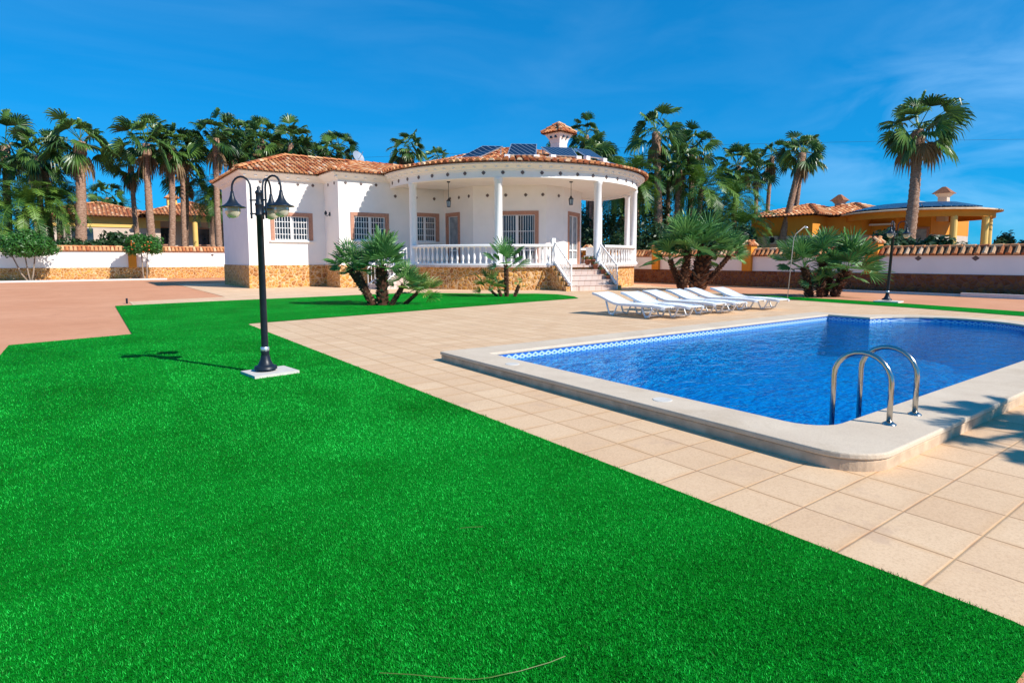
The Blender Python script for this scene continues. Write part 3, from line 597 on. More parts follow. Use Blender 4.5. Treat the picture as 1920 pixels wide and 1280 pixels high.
# windows and doors
def opening(a, b, u0, u1, z0, z1, kind, surround=.17, depth=.12):
    a = Vector((*a, 0)); b = Vector((*b, 0)); d = (b - a).normalized(); nn = Vector((d.y, -d.x, 0)); ang = math.atan2(d.y, d.x)
    Pt = lambda u, z, q: a + d * u + nn * q + Vector((0, 0, z)); cu = (u0 + u1) / 2; w = u1 - u0; h = z1 - z0; door = kind != 'window'
    m = MB(); fw = .06
    zc = (z0 + z1) / 2; qd = -depth + .04
    for u in ((u0 + fw / 2, u1 - fw / 2)): m.box(Pt(u, zc, qd), (fw, .06, h), ang)
    for z in (z0 + fw / 2, z1 - fw / 2): m.box(Pt(cu, z, qd), (w - 2 * fw, .06, fw), ang)
    leaves = 2 if w > 1.25 else 1
    if leaves == 2: m.box(Pt(cu, zc, qd), (.11, .055, h - 2 * fw), ang)
    if door: m.box(Pt(cu, z0 + .75, qd), (w - 2 * fw, .045, .07), ang); m.box(Pt(cu, z0 + .18, qd), (w - 2 * fw, .045, .24), ang)
    F = W(m, 'door' if door else 'window', 'paint')
    m = MB(); m.box(Pt(cu, zc, -depth - .015), (w + .02, .02, h + .02), ang); W(m, 'pane', 'paleglass' if kind == 'pale_door' else 'glass', F)
    if kind != 'pale_door':
        m = MB(); n = int(w / .125)
        for i in range(1, n): m.box(Pt(u0 + w * i / n, zc, -.02), (.022, .022, h - .02), ang)
        for i in range(1, 4 if not door else 3): m.box(Pt(cu, z0 + h * i / (4 if not door else 3) , -.045), (w - .01, .012, .03), ang)
        W(m, 'grille', 'paint', F)
    if surround:
        m = MB(); s = surround; H = h + s
        for u in (u0 - s / 2, u1 + s / 2): m.box(Pt(u, z0 + H / 2, .008), (s, .05, H), ang)
        m.box(Pt(cu, z1 + s / 2, .008), (w, .05, s), ang)
        for u, sd in ((u0 + .012, 1), (u1 - .012, 1)): m.box(Pt(u, zc, -.04), (.024, .10, h), ang)
        m.box(Pt(cu, z1 - .012, -.04), (w - .05, .10, .024), ang)
        W(m, 'surround', 'brickframe', F)
    if not door:
        m = MB(); m.box(Pt(cu, z0 - .05, .03), (w + 2 * surround + .12, .16, .07), ang); W(m, 'sill', 'white', F)
    else:
        m = MB(); m.box(Pt(cu + .09 if leaves == 2 else u1 - .16, z0 + 1.05, qd + .05), (.03, .05, .14), ang); W(m, 'handle', 'steel', F)
for i, k in ((1, 'window'), (3, 'window'), (4, 'pale_door'), (5, 'door'), (7, 'pale_door')):
    for o in op[i]: opening(outline[i], outline[i + 1], *o, k)

# roof
roof = MB(); base = MB()
tile_face(roof, base, [(6.12, 30.32, EZ), (14, 30.32, EZ), (14, 34, 7.05), (9.3, 34, 7.05)])
tile_face(roof, base, [(6.12, 37.3, EZ), (6.12, 30.32, EZ), (9.3, 34, 7.05), (9.3, 34.4, 7.05)])
tile_face(roof, base, [(9.88, 28.22, EZ), (20, 28.22, EZ), (20, 34, 7.1), (13.4, 34, 7.1)])
tile_face(roof, base, [(9.88, 34, EZ), (9.88, 28.22, EZ), (13.4, 34, 7.1)])
tile_face(roof, base, [(24.5, 28, EZ), (24.5, 37.3, EZ), (20, 34.5, 7.15), (20, 33.5, 7.15)])
base.poly([(9.3, 34, 7.01), (20, 34, 7.05), (24.5, 37.3, EZ), (6.12, 37.3, EZ), (9.3, 34.4, 7.01)])
NA = 150
def cone_z(r): return EZ + .02 + (7.45 - r) * .262
for k in range(NA):
    a = rad(150 + k * 360 / NA)
    if 60 < math.degrees(a) % 360 < 140: continue
    d = Vector((math.cos(a), math.sin(a), 0)); s = Vector((-d.y, d.x, 0)); up = Vector((d.x * .245, d.y * .245, .97))
    for (r0, r1, w0, w1, on) in ((7.46, 6.6, .125, .105, 1), (6.6, 5.2, .105, .085, 1), (5.2, 3.9, .085, .065, 1), (3.9, 2.4, .125, .08, k % 2 == 0), (2.4, .6, .15, .05, k % 4 == 0)):
        if not on: continue
        n = 3
        for i in range(n):
            ra = r0 + (r1 - r0) * i / n; rb = r0 + (r1 - r0) * (i + 1.06) / n
            half_tile(roof, Vector((*C, 0)) + d * ra + Vector((0, 0, cone_z(ra) + .02)), Vector((*C, 0)) + d * rb + Vector((0, 0, cone_z(rb))), s, up, w0 + (w1 - w0) * i / n, (w0 + (w1 - w0) * (i + 1) / n) * .86, min(1, max(0, random.gauss(.44, .30))))
base.lathe([(7.40, 5.67), (7.40, EZ + .012), (0, cone_z(0) - .03)], (*C, 0), 96)
for a, b in (((6.12, 30.32, EZ), (9.3, 34, 7.05)), ((9.3, 34, 7.05), (20, 34, 7.1)), ((9.88, 28.22, EZ), (13.4, 34, 7.1)), ((6.12, 37.3, EZ), (9.3, 34.4, 7.05))): hip(roof, a, b)
RF = W(roof, 'roof', 'roof'); W(base, 'roof_underlay', 'roofbase', RF)
# chimney with flared neck and little tiled cap
cx, cy = 22.75, 26.55
CH = MB(); q = rad(10)
def frust(m, c, w0, w1, z0, z1, rz):
    R = Matrix.Rotation(rz, 3, 'Z'); vs = [R @ Vector((sx * w / 2, sy * w / 2, 0)) + Vector((c[0], c[1], z)) for w, z in ((w0, z0), (w1, z1)) for sx, sy in ((-1, -1), (1, -1), (1, 1), (-1, 1))]
    m.add(vs, [(0, 1, 5, 4), (1, 2, 6, 5), (2, 3, 7, 6), (3, 0, 4, 7), (4, 5, 6, 7), (3, 2, 1, 0)])
frust(CH, (cx, cy), .68, .68, 6.6, 8.05, q); frust(CH, (cx, cy), .68, .80, 8.05, 8.28, q); frust(CH, (cx, cy), .80, 1.12, 8.28, 8.56, q); frust(CH, (cx, cy), 1.16, 1.16, 8.56, 8.62, q)
CHO = W(CH, 'chimney', 'white')
m = MB(); b2 = MB(); R = Matrix.Rotation(q, 3, 'Z'); cor = [R @ Vector((sx * .72, sy * .72, 0)) + Vector((cx, cy, 8.63)) for sx, sy in ((-1, -1), (1, -1), (1, 1), (-1, 1))]; ap = Vector((cx, cy, 9.2))
for i in range(4): tile_face(m, b2, [cor[i], cor[(i + 1) % 4], ap], .19)
for i in range(4): hip(m, cor[i], ap)
W(m, 'chimney_cap', 'roof', CHO); b2.poly(cor[::-1]); W(b2, 'cap_base', 'roofbase', CHO)
for sx in (-.17, .17):
    for nvv in (Vector((0, -1, 0)), Vector((-1, 0, 0))):
        nvr = R @ nvv; tt = Vector((0, 0, 1)).cross(nvr); p = Vector((cx, cy, 8.40)) + nvr * .48 + tt * sx; m = MB(); m.box(p, (.12, .10, .12), math.atan2(tt.y, tt.x)); W(m, 'smoke_hole', 'glass', CHO)

# solar panels on sloping racks
def solar(p0, p1, p2, p3, label):
    P = [Vector(p) for p in (p0, p1, p2, p3)]; c = (P[0] + P[1] + P[2] + P[3]) / 4; n_ = (P[1] - P[0]).cross(P[3] - P[0]).normalized()
    T = thing('solar_panel', (c.x, c.y, min(p.z for p in P) - .3), label, 'solar panel', 'solar panels on the villa roof')
    m = MB(); q = [p - n_ * .05 for p in P]; m.add(P + q, [(3, 2, 1, 0)[::-1], (4, 5, 6, 7)[::-1], (0, 1, 5, 4), (1, 2, 6, 5), (2, 3, 7, 6), (3, 0, 4, 7)]); m.build('rim', M['alu'], T)
    m = MB(); ins = [p + (c - p).normalized() * .06 + n_ * .006 for p in P]; m.poly(ins); m.build('cells', M['solar'], T)
    m = MB()
    for i in (0, 1, 2, 3):
        r = math.hypot(P[i].x - C[0], P[i].y - C[1]); m.bar(P[i] + (c - P[i]) * .1 - n_ * .05, Vector((P[i].x, P[i].y, min(P[i].z - .1, cone_z(r) + .02))) + (c - P[i]) * .1, .04, .04)
    m.build('rack', M['alu'], T)
    m = MB(); mid = (P[0] + P[1]) / 2; a2 = math.atan2((P[1] - P[0]).y, (P[1] - P[0]).x)
    for k in (0.0, 1.0):
        p = P[0].lerp(P[1], k); m.box((p.x, p.y, p.z - .10), (.26, .22, .2), a2)
    m.build('concrete_foot', M['paint'], T)
def rackpos(ang0, w, r0, z0, r1, z1, label, dx=0):
    a = rad(ang0); d = Vector((math.cos(a), math.sin(a), 0)); s = Vector((-d.y, d.x, 0)); c0 = Vector((*C, 0))
    solar(c0 + d * r0 - s * w / 2 + Vector((0, 0, z0)), c0 + d * r0 + s * w / 2 + Vector((0, 0, z0)), c0 + d * r1 + s * w / 2 + Vector((0, 0, z1)), c0 + d * r1 - s * w / 2 + Vector((0, 0, z1)), label)
solar((14.47, 23.94, 6.13), (15.05, 23.11, 6.10), (16.56, 23.42, 6.79), (15.89, 24.15, 6.85), 'leftmost solar panel, skewed, on the porch roof')
solar((15.96, 22.23, 6.16), (17.1, 21.52, 6.16), (17.96, 22.56, 6.91), (16.86, 23.18, 6.90), 'middle solar panel facing straight out from the porch roof')
solar((17.82, 21.23, 6.19), (19.14, 20.94, 6.22), (19.87, 22.2, 6.89), (18.14, 22.49, 6.79), 'third solar panel from the left, left of the chimney foot')
solar((19.66, 20.9, 6.27), (20.88, 21.0, 6.30), (21.33, 22.44, 6.98), (20.01, 22.2, 6.88), 'fourth solar panel from the left, below the chimney')
solar((21.0, 20.95, 6.13), (23.3, 21.75, 6.13), (23.5, 22.7, 6.50), (21.6, 22.2, 6.55), 'rightmost low solar panel near the porch roof edge')

# satellite dish
D = thing('satellite_dish', (14.0, 35.2, 7.0), 'grey satellite dish behind the left roof ridge', 'satellite dish')
m = MB(); R = Vector((.35, -.9, .45)).to_track_quat('Z', 'Y').to_matrix()
vs = []; fs = []; n = 20
for j, rr in enumerate((.001, .16, .30, .42)):
    for k in range(n): a = 2 * PI * k / n; vs.append(R @ Vector((rr * math.cos(a), rr * math.sin(a), rr * rr * .5)) + Vector((14.0, 35.2, 7.6)))
for j in range(3):
    for k in range(n): fs.append((j * n + k, j * n + (k + 1) % n, (j + 1) * n + (k + 1) % n, (j + 1) * n + k))
m.add(vs, fs); m.build('reflector', M['dish'], D, True)
m = MB(); m.tube([(14.0, 35.25, 6.9), (14.0, 35.25, 7.7)], .03, 8); m.build('mast', M['alu'], D)
m = MB(); m.tube([Vector((14, 35.2, 7.4)), R @ Vector((0, 0, .5)) + Vector((14, 35.2, 7.7))], .02, 6); m.build('feed_arm', M['alu'], D)

# hanging lanterns and wall lights
def lantern(x, y, z, label):
    T = thing('hanging_lantern', (x, y, z), label, 'lantern', 'lanterns hanging from the porch ceiling')
    m = MB(); m.tube([(x, y, 5.148), (x, y, z + .26)], .012, 6); m.lathe([(0, 5.15), (.09, 5.149), (.07, 5.10), (0, 5.09)], (x, y, 0), 10); m.build('chain', M['iron'], T)
    m = MB(); m.lathe([(0, .30), (.03, .28), (.05, .22), (.13, .14), (.13, .12), (0, .13)], (x, y, z), 6); m.lathe([(0, -.16), (.1, -.15), (.1, -.12), (0, -.12)], (x, y, z), 6)
    for k in range(6): a = k * PI / 3; m.bar((x + .11 * math.cos(a), y + .11 * math.sin(a), z + .12), (x + .09 * math.cos(a), y + .09 * math.sin(a), z - .13), .014, .014)
    m.build('cage', M['iron'], T)
    m = MB(); m.lathe([(.10, .12), (.082, -.12)], (x, y, z), 6); m.build('lantern_glass', M['paleglass'], T)
lantern(14.55, 25.15, 4.08, 'dark lantern hanging in the left bay of the porch')
lantern(19.4, 21.7, 4.18, 'dark lantern hanging in the right bay near the steps')
def sconce(p, nrm, label):
    nrm = Vector(nrm); p = Vector(p); T = thing('wall_light', p, label, 'wall light', 'small dark wall lights on the villa')
    m = MB(); m.box(p + nrm * .02, (.05, .05, .2) if abs(nrm.x) < .1 else (.04, .1, .2)); m.tube([p + nrm * .03, p + nrm * .16 + Vector((0, 0, -.12)), p + nrm * .24 + Vector((0, 0, -.05))], .015, 6); m.build('bracket', M['iron'], T)
    m = MB(); m.lathe([(.02, .16), (.07, .07), (.06, -.03), (0, -.05)], p + nrm * .22, 8); m.build('shade', M['iron'], T)
sconce((10.36, 29.95, 3.7), (-1, 0, 0), 'dark wall light between the two villa windows')
sconce((6.6, 34.2, 3.7), (-1, 0, 0), 'dark wall light on the shaded left end wall')

# garden chair and pots on the steps
G = thing('garden_chair', (21.9, 23.0, FZ), 'pale metal garden chair on the porch behind the steps', 'chair')
def gb(n, fn): m = MB(); fn(m); m.build(n, M['paint'] if n != 'seat' else M['alu'], G)
gb('seat', lambda m: m.box((21.9, 23.0, FZ + .45), (.48, .46, .04), .5))
gb('backrest', lambda m: [m.box((22.1, 23.15, FZ + .7), (.04, .46, .45), .5)])
for sx, sy in ((-.2, -.2), (.2, -.2), (-.2, .2), (.2, .2)): gb('leg', lambda m: m.bar((21.9 + sx, 23.0 + sy, FZ + .005), (21.9 + sx * .9, 23.0 + sy * .9, FZ + .44), .035, .035))
def pot(q, k, lab, s=1.0):
    h = FZ - .224 * k + .027 if k else FZ
    p = P0 + nv * (.17 + .30 * k - .15 if k else -.1) + tv * q
    T = thing('flower_pot', (p.x, p.y, h), lab, 'flower pot', 'terracotta pots down the side of the steps')
    m = MB(); m.lathe([(0, .005), (.07 * s, .005), (.10 * s, .17 * s), (.115 * s, .175 * s), (.115 * s, .21 * s), (.09 * s, .21 * s), (.08 * s, .18 * s), (0, .18 * s)], (p.x, p.y, h), 14); m.build('pot', M['clay'], T, True)
    m = MB()
    for i in range(30):
        a = random.random() * 6.28; e = random.uniform(.3, 1.4); d = Vector((math.cos(a) * math.cos(e), math.sin(a) * math.cos(e), math.sin(e))); b = Vector((p.x, p.y, h + .18 * s)); s2 = d.orthogonal().normalized() * .015; L = random.uniform(.08, .18) * s
        m.add([b - s2, b + s2, b + d * L + s2 * 2, b + d * L * 1.3, b + d * L - s2 * 2], [(0, 1, 2, 3, 4)])
    m.build('plant', M['leaf'], T)
for q, k, lab, s in ((.62, 0, 'large terracotta pot left of a pair at the top of the steps', 1.3), (.92, 0, 'large terracotta pot beside the right railing at the top', 1.3), (.78, 1, 'terracotta pot on the highest stair tread', 1.2), (1.0, 2, 'terracotta pot on the second tread down', 1.1), (1.08, 3, 'smallest terracotta pot near the foot of the steps', .9)): pot(q, k, lab, s)

# ------------------------------------------------------------------ garden walls
def garden_wall(a, b, H, white0, pil, name_lab, capside, med=(), pilmat='orange', capw=.62, ph=None, basemat='stone'):
    a = Vector((*a, 0)); b = Vector((*b, 0)); d = (b - a).normalized(); L = (b - a).length; nn = Vector(capside)
    T = thing('garden_wall', (a + b) / 2, name_lab, 'garden wall'); ang = math.atan2(d.y, d.x); c = (a + b) / 2
    m = MB(); m.box(c + Vector((0, 0, white0 / 2)) + nn * .0, (L, .46, white0), ang); m.build('stone_base', M[basemat], T)
    zt = H - .42
    m = MB(); m.box(c + Vector((0, 0, (white0 + zt) / 2)), (L, .38, zt - white0), ang); m.build('wall_face', M['white'], T)
    m = MB(); n = int(L / .235); up = Vector((nn.x * .5, nn.y * .5, .85)).normalized()
    for i in range(n):
        p = a + d * ((i + .5) * L / n)
        for s in (1, -1):
            u2 = Vector((s * nn.x * .5, s * nn.y * .5, .85)).normalized()
            half_tile(m, p + nn * s * (capw / 2) + Vector((0, 0, zt + .03)), p + nn * s * .02 + Vector((0, 0, H - .07)), d, u2, .10, .085, random.gauss(.55, .22))
    for i in range(int(L / .42)): half_tile(m, a + d * (i * .42) + Vector((0, 0, H - .10)), a + d * (i * .42 + .44) + Vector((0, 0, H - .11)), nn, Vector((0, 0, 1)), .13, .11, min(1, max(0, random.gauss(.5, .2))))
    cap = m.build('tile_coping', M['roof'], T)
    m = MB(); A = a - d * 0; R_ = [(capw / 2 - .03, zt), (capw / 2 - .03, zt + .02), (0, H - .09), (-capw / 2 + .03, zt + .02), (-capw / 2 + .03, zt)]
    vs = [a + nn * q + Vector((0, 0, z)) for q, z in R_] + [b + nn * q + Vector((0, 0, z)) for q, z in R_]; k = len(R_)
    m.add(vs, [(i, (i + 1) % k, k + (i + 1) % k, k + i) for i in range(k)] + [tuple(range(k)), tuple(range(k, 2 * k))[::-1]]); m.build('coping_bed', M['roofbase'], cap)
    for u in pil:
        p = a + d * u; m = MB(); hh = ph or H + .12; m.box(p + nn * .10 + Vector((0, 0, white0 + (hh - white0) / 2)), (.5, .52, hh - white0), ang); po = m.build('pillar', M[pilmat], T)
        m = MB(); m.box(p + nn * .10 + d * .0 + Vector((0, 0, hh + .09)), (.36, .4, .18), ang); m.build('pillar_top', M['yellow'], po)
        m = MB()
        for j in (-.2, 0, .2):
            half_tile(m, p + d * j + nn * .42 + Vector((0, 0, hh + .0)), p + d * j + nn * .08 + Vector((0, 0, hh + .26)), d, Vector((nn.x * .5, nn.y * .5, .8)), .10, .09)
            half_tile(m, p + nn * (.1 + j) - d * .32 + Vector((0, 0, hh)), p + nn * (.1 + j) - d * .05 + Vector((0, 0, hh + .22)), nn, Vector((-d.x * .5, -d.y * .5, .8)), .10, .09)
        m.build('pillar_tiles', M['roof'], po)
    for u, z in med:
        p = a + d * u + nn * .19 + Vector((0, 0, z)); m = MB(); w = Vector((0, 0, 1)); s = .13; q = [d * s, w * s * .8, -d * s, -w * s * .8]
        m.add([p + x for x in q] + [p + nn * .02 + x * .8 for x in q], [(0, 1, 5, 4), (1, 2, 6, 5), (2, 3, 7, 6), (3, 0, 4, 7), (4, 5, 6, 7)]); m.build('medallion', M['medal'], T)
garden_wall((-16, 50.9), (27.6, 50.9), 2.40, .85, [18.95, 27.5], 'long white garden wall with stone base left of the villa', (0, -1, 0), [(3.4 + 5.2 * k, 1.75) for k in range(8)])
garden_wall((27.6, -4), (27.6, 50.6), 1.95, .80, [15.3, 21.15, 27.05, 33, 39], 'white garden wall with orange pillars along the right side', (-1, 0, 0), [(7.9 + 1.9 * k, 1.42) for k in range(20)], basemat='darkstone')

# ------------------------------------------------------------------ leaves
def fan_leaf(m, base, d, pet, blade, nseg, spread, droop, width, rgd=.0, tint=None, roll=0, pr=.012):
    """petiole then a fan of narrow folded segments"""
    d = d.normalized(); side = d.cross(Vector((0, 0, 1)))
    if side.length < .05: side = Vector((1, 0, 0))
    side.normalize(); side = Matrix.Rotation(roll, 3, d) @ side; up = side.cross(d)
    sag = -Vector((0, 0, 1)) * pet * .10 * (1 - abs(d.z))
    tip = base + d * pet + sag; tt = random.random() * .8 if tint is None else tint
    sd = side * pr; m.add([base - sd * 1.3, base + sd * 1.3, tip + sd, tip - sd], [(0, 1, 2, 3)], min(1, tt + .25))
    d2 = (d + Vector((0, 0, -droop * .25))).normalized(); up2 = side.cross(d2)
    for i in range(nseg):
        q = -1 + 2 * (i + .5) / nseg; an = rad(spread) * q; L = blade * (1 - .28 * q * q) * random.uniform(.92, 1.06)
        dd = d2 * math.cos(an) + side * math.sin(an) + up2 * (.12 - .30 * (1 - abs(q)) * rgd)
        dd.normalize(); w = d2.cross(up2) * math.cos(an) - d2 * -math.sin(an); w = dd.cross(up2).normalized() * width * .5
        p1 = tip + dd * L * .5 + Vector((0, 0, -droop * L * .06)); p2 = tip + dd * L * .8 + Vector((0, 0, -droop * L * .26)); p3 = tip + dd * L * .96 + Vector((0, 0, -droop * L * random.uniform(.45, .8)))
        fold = up2 * width * (.35 if i % 2 else -.35); tn = min(1, max(0, tt + random.uniform(-.12, .2)))
        m.add([tip - w * .25, tip + w * .25, p1 + w + fold, p1 - w - fold, p2 + w * .6 + fold, p2 - w * .6 - fold, p3], [(0, 1, 2, 3), (3, 2, 4, 5), (5, 4, 6)], tn)
def fan_crown(m, md, n, pet, blade, nseg, droop, width, emin=-40, emax=85, spread=95, seed=0, dead=10, wind=(0, 0)):
    random.seed(seed)
    for i in range(n):
        u = (i + .5) / n; e = math.degrees(math.asin(math.sin(rad(emin)) + (1 - math.sin(rad(emin))) * u ** .92)); a = i * 137.5 + random.uniform(-14, 14)
        e += random.uniform(-14, 14); dv = Vector((math.cos(rad(a)) * math.cos(rad(e)) + wind[0], math.sin(rad(a)) * math.cos(rad(e)) + wind[1], math.sin(rad(e))))
        k = random.uniform(.68, 1.25)
        fan_leaf(m, Vector((0, 0, -.1 + .25 * u)), dv, pet * k, blade * k, nseg, spread, droop * random.uniform(.7, 1.3), width, .6, None, random.uniform(-1.15, 1.15), .018)
    for i in range(dead):
        a = i * 137.5; e = random.uniform(-82, -50); dv = Vector((math.cos(rad(a)) * math.cos(rad(e)), math.sin(rad(a)) * math.cos(rad(e)), math.sin(rad(e))))
        fan_leaf(md, Vector((0, 0, -.15)), dv, pet * .7, blade * .85, max(8, nseg - 6), 60, 1.5, width, .3, None, random.uniform(-1, 1), .02)
def feather_crown(m, n, L, seed=0, emin=-25, emax=85):
    random.seed(seed)
    for i in range(n):
        u = (i + .5) / n; e = emin + (emax - emin) * u ** .75; a = rad(i * 137.5 + random.uniform(-12, 12)); LL = L * random.uniform(.85, 1.1)
        h = Vector((math.cos(a), math.sin(a), 0)); s = Vector((-h.y, h.x, 0)); p = Vector((0, 0, .1 * u)); ee = rad(e); N = 16; t = random.random() * .8
        for j in range(N):
            st = LL / N; d = h * math.cos(ee) + Vector((0, 0, math.sin(ee))); q = p + d * st; up = s.cross(d) * -1
            m.add([p - s * .02, p + s * .02, q + s * .018, q - s * .018], [(0, 1, 2, 3)], min(1, t + .3))
            if j > 1:
                ll = LL * .20 * math.sin(PI * (j + .8) / (N + 1.2)) ** .6
                for sg in (-1, 1):
                    for f in (.25, .75):
                        b = p + d * st * f; dd = (s * sg * .8 + d * .55 + up * random.uniform(-.1, .35) + Vector((0, 0, -.18))).normalized() * ll * random.uniform(.85, 1.1); w = d * .034
                        m.add([b - w * .6, b + w * .6, b + dd * .6 + w, b + dd, b + dd * .6 - w], [(0, 1, 2, 3, 4)], min(1, max(0, t + random.uniform(-.15, .2))))
            p = q; ee -= rad(5.5 + 4.5 * math.cos(ee) * (j / N))
CR = []
for i in range(5):
    m = MB(); md = MB(); fan_crown(m, md, 25 + 2 * i, 1.02, 1.05, 18, .62, .085, -42, 90, 72, 20 + i, 3 + i, (random.uniform(-.15, .15), random.uniform(-.1, .1)))
    a = m.build('crown', M['palm']); b = md.build('dry_fronds', M['dead']); CR.append((a.data, b.data)); bpy.data.objects.remove(a); bpy.data.objects.remove(b)
FC = []
for i in range(3):
    m = MB(); feather_crown(m, 40, 2.9, 40 + i, -35, 85); a = m.build('crown', M['date']); FC.append(a.data); bpy.data.objects.remove(a)
random.seed(99)
def trunk_mesh(p0, p1, r0, r1, bend=.15, flare=True):
    m = MB(); p0 = Vector(p0); p1 = Vector(p1); n = max(8, int((p1 - p0).length / .16)); pts = []; rs = []; bx = random.uniform(-bend, bend); by = random.uniform(-bend, bend)
    for i in range(n + 1):
        t = i / n; q = p0.lerp(p1, t) + Vector((bx, by, 0)) * math.sin(PI * t); pts.append(q)
        r = r0 + (r1 - r0) * min(1, t * 1.3); r *= 1 + (.06 if i % 2 else -.05) * random.uniform(.5, 1.3)
        if flare and t > .86: r *= 1 + .38 * math.sin(PI * min(1, (t - .86) / .16))
        if t < .06: r *= 1.25
        rs.append(r)
    m.tube(pts, rs, 11); return m
palm_group = 'tall fan palms behind the garden walls'
def palm(x, y, z, r, bx, by, label, var, rt=.2, kind='fan', group=None):
    T = thing('palm_tree', (bx, by, 0), label, 'palm tree', group or palm_group)
    m = trunk_mesh((bx, by, -.02), (x, y, z - .05), rt * 1.15, rt * .85); m.build('trunk', M['bark'], T, True)
    def put(me, nm):
        o = bpy.data.objects.new(nm, me); COL.objects.link(o); o.parent = T; o.location = (x - bx, y - by, z); o.rotation_euler = (0, 0, random.uniform(0, 6.28)); s = r / 2.05; o.scale = (s, s, s * random.uniform(.92, 1.05))
        return o
    if kind == 'fan': put(CR[var % 5][0], 'crown'); put(CR[var % 5][1], 'dry_fronds')
    else: o = put(FC[var % 3], 'crown'); o.scale = (r / 2.5,) * 3
PT = [(-4.16, 58.72, 10.0, 2.5, -4.4, 58.05, 'fan palm at the far left edge of the photo', .26),
 (.37, 54.17, 10.05, 2.5, -.14, 53.69, 'thick-trunked fan palm left of the sky gap', .36),
 (4.41, 52.9, 10.15, 2.5, 4.48, 52.3, 'tall fan palm rising behind the small fruit tree', .27),
 (3.57, 56.67, 8.9, 1.9, 3.82, 55.79, 'shorter leaning fan palm left of the tall pair', .2),
 (6.1, 53.72, 10.1, 2.3, 5.56, 53.28, 'tall fan palm with slim pale trunk, left of the lamp', .24),
 (9.41, 53.94, 11.3, 2.5, 9.18, 53.12, 'bushy fan palm just left of the lamp arms', .24),
 (7.9, 59.71, 8.7, 2.0, 7.39, 59.42, 'low dark fan palm behind the yellow house chimney', .2),
 (2.9, 88, 9.0, 2.2, 2.85, 88, 'small fan palm behind the yellow house roof', .2),
 (11.9, 58.5, 12.5, 2.2, 11.7, 58, 'upright fan palm above the left roof corner', .22),
 (13.97, 58.24, 12.5, 2.3, 13.62, 57.36, 'fan palm over the middle of the left roof', .22),
 (15.52, 54.51, 11.7, 2.4, 15.02, 53.84, 'broad fan palm right of the left roof peak', .22),
 (17.4, 57.5, 11.9, 2.1, 17.2, 57, 'fan palm in the row above the second window', .2),
 (20.38, 55.95, 11.9, 2.0, 20.09, 55.14, 'fan palm beside the satellite dish', .2),
 (23.88, 48.34, 11.2, 1.9, 23.42, 52.2, 'lone fan palm standing above the middle of the roof', .2),
 (29.94, 53.94, 11.6, 1.4, 29.45, 53.29, 'small palm tip showing over the porch roof', .18),
 (38.15, 40.59, 12.8, 1.95, 37.8, 39.72, 'fan palm behind the white chimney', .2),
 (35.29, 30.03, 10.9, 2.4, 34.9, 29.37, 'tall fan palm with thick pale trunk beside the porch', .30),
 (36.6, 28.9, 8.5, 1.9, 36.3, 29.2, 'lower fan palm half hidden by the tall porch palm', .22),
 (40.06, 30.23, 10.4, 2.1, 39.18, 29.98, 'second tall fan palm right of the porch', .24),
 (45.63, 29.75, 9.3, 2.2, 44.8, 29.62, 'fan palm left of the orange house', .22),
 (50.67, 31.12, 9.3, 1.9, 50.01, 30.81, 'slim fan palm behind the orange house corner', .2),
 (52.2, 30.6, 10.9, 1.9, 51.6, 30.4, 'dark fan palm in the group over the orange roof', .2),
 (49.6, 26.4, 10.0, 1.9, 49.1, 27.3, 'straightest fan palm standing over the orange roof', .22),
 (46.09, 24.49, 9.7, 2.0, 44.3, 25.4, 'leaning fan palm at the right end of the group', .27),
 (41.88, 15.08, 9.3, 2.6, 40.7, 15.0, 'large solitary fan palm in front of the orange house', .32),
 (51.5, 10.2, 7.6, 2.0, 51.2, 10, 'fan palm cut off by the right edge of the photo', .3)]
for i, (x, y, z, r, bx, by, lab, rt) in enumerate(PT): palm(x, y, z, r, bx, by, lab, i, rt)
PT2 = [(10.9, 55.6, 10.9, 2.1, 10.7, 55.2, 'fan palm right behind the lamp head'), (13.0, 55.2, 11.3, 2.1, 12.7, 54.9, 'fan palm at the middle of the row over the left roof'), (16.6, 56.4, 11.0, 2.0, 16.3, 56, 'lower fan palm filling the row over the left roof'), (18.9, 54.6, 10.9, 1.9, 18.8, 54.2, 'low fan palm left of the satellite dish'), (7.2, 56.0, 10.3, 2.2, 6.9, 55.6, 'fan palm between the slim pale trunk and the lamp'), (-2.2, 55.0, 8.9, 2.3, -2.5, 54.8, 'fan palm left of the thick trunk, half hidden by feather palms')]
for i, (x, y, z, r, bx, by, lab) in enumerate(PT2): palm(x, y, z, r, bx, by, lab, i + 2, .2)
DT = [(-5.6, 56.5, 6.6, 3.2, 'lush feather palm at the left edge behind the wall'), (-3.0, 54.0, 4.9, 3.0, 'low feather palm left of the thick trunk'), (-1.9, 57.5, 7.6, 2.8, 'taller feather palm left of the thick trunk'), (-5.2, 53.5, 3.9, 2.8, 'lowest feather palm at the left edge'), (-1.2, 55.5, 5.4, 2.6, 'feather palm just behind the thick trunk'),
 (3.7, 90, 6.9, 3.2, 'distant feather palm over the yellow house'), (9.5, 57.5, 6.6, 2.3, 'feather palm between the yellow house and villa'), (10.6, 60.5, 7.6, 2.4, 'feather palm rising above the far end of the yellow house'),
 (32.5, 29.9, 7.0, 2.8, 'feather palm right beside the porch'), (37.5, 27.5, 6.6, 2.8, 'feather palm behind the dwarf palm clump'), (41, 26.9, 6.0, 2.5, 'feather palm left of the orange house wall'), (35.5, 33.5, 6.4, 3.0, 'feather palm seen between the porch columns'), (43.5, 30.5, 5.4, 2.5, 'dark feather palm under the slim trunks'), (40, 32.5, 8.3, 2.6, 'high feather palm in the grove'), (39.2, 25.0, 3.6, 2.4, 'small feather palm close to the orange house corner')]
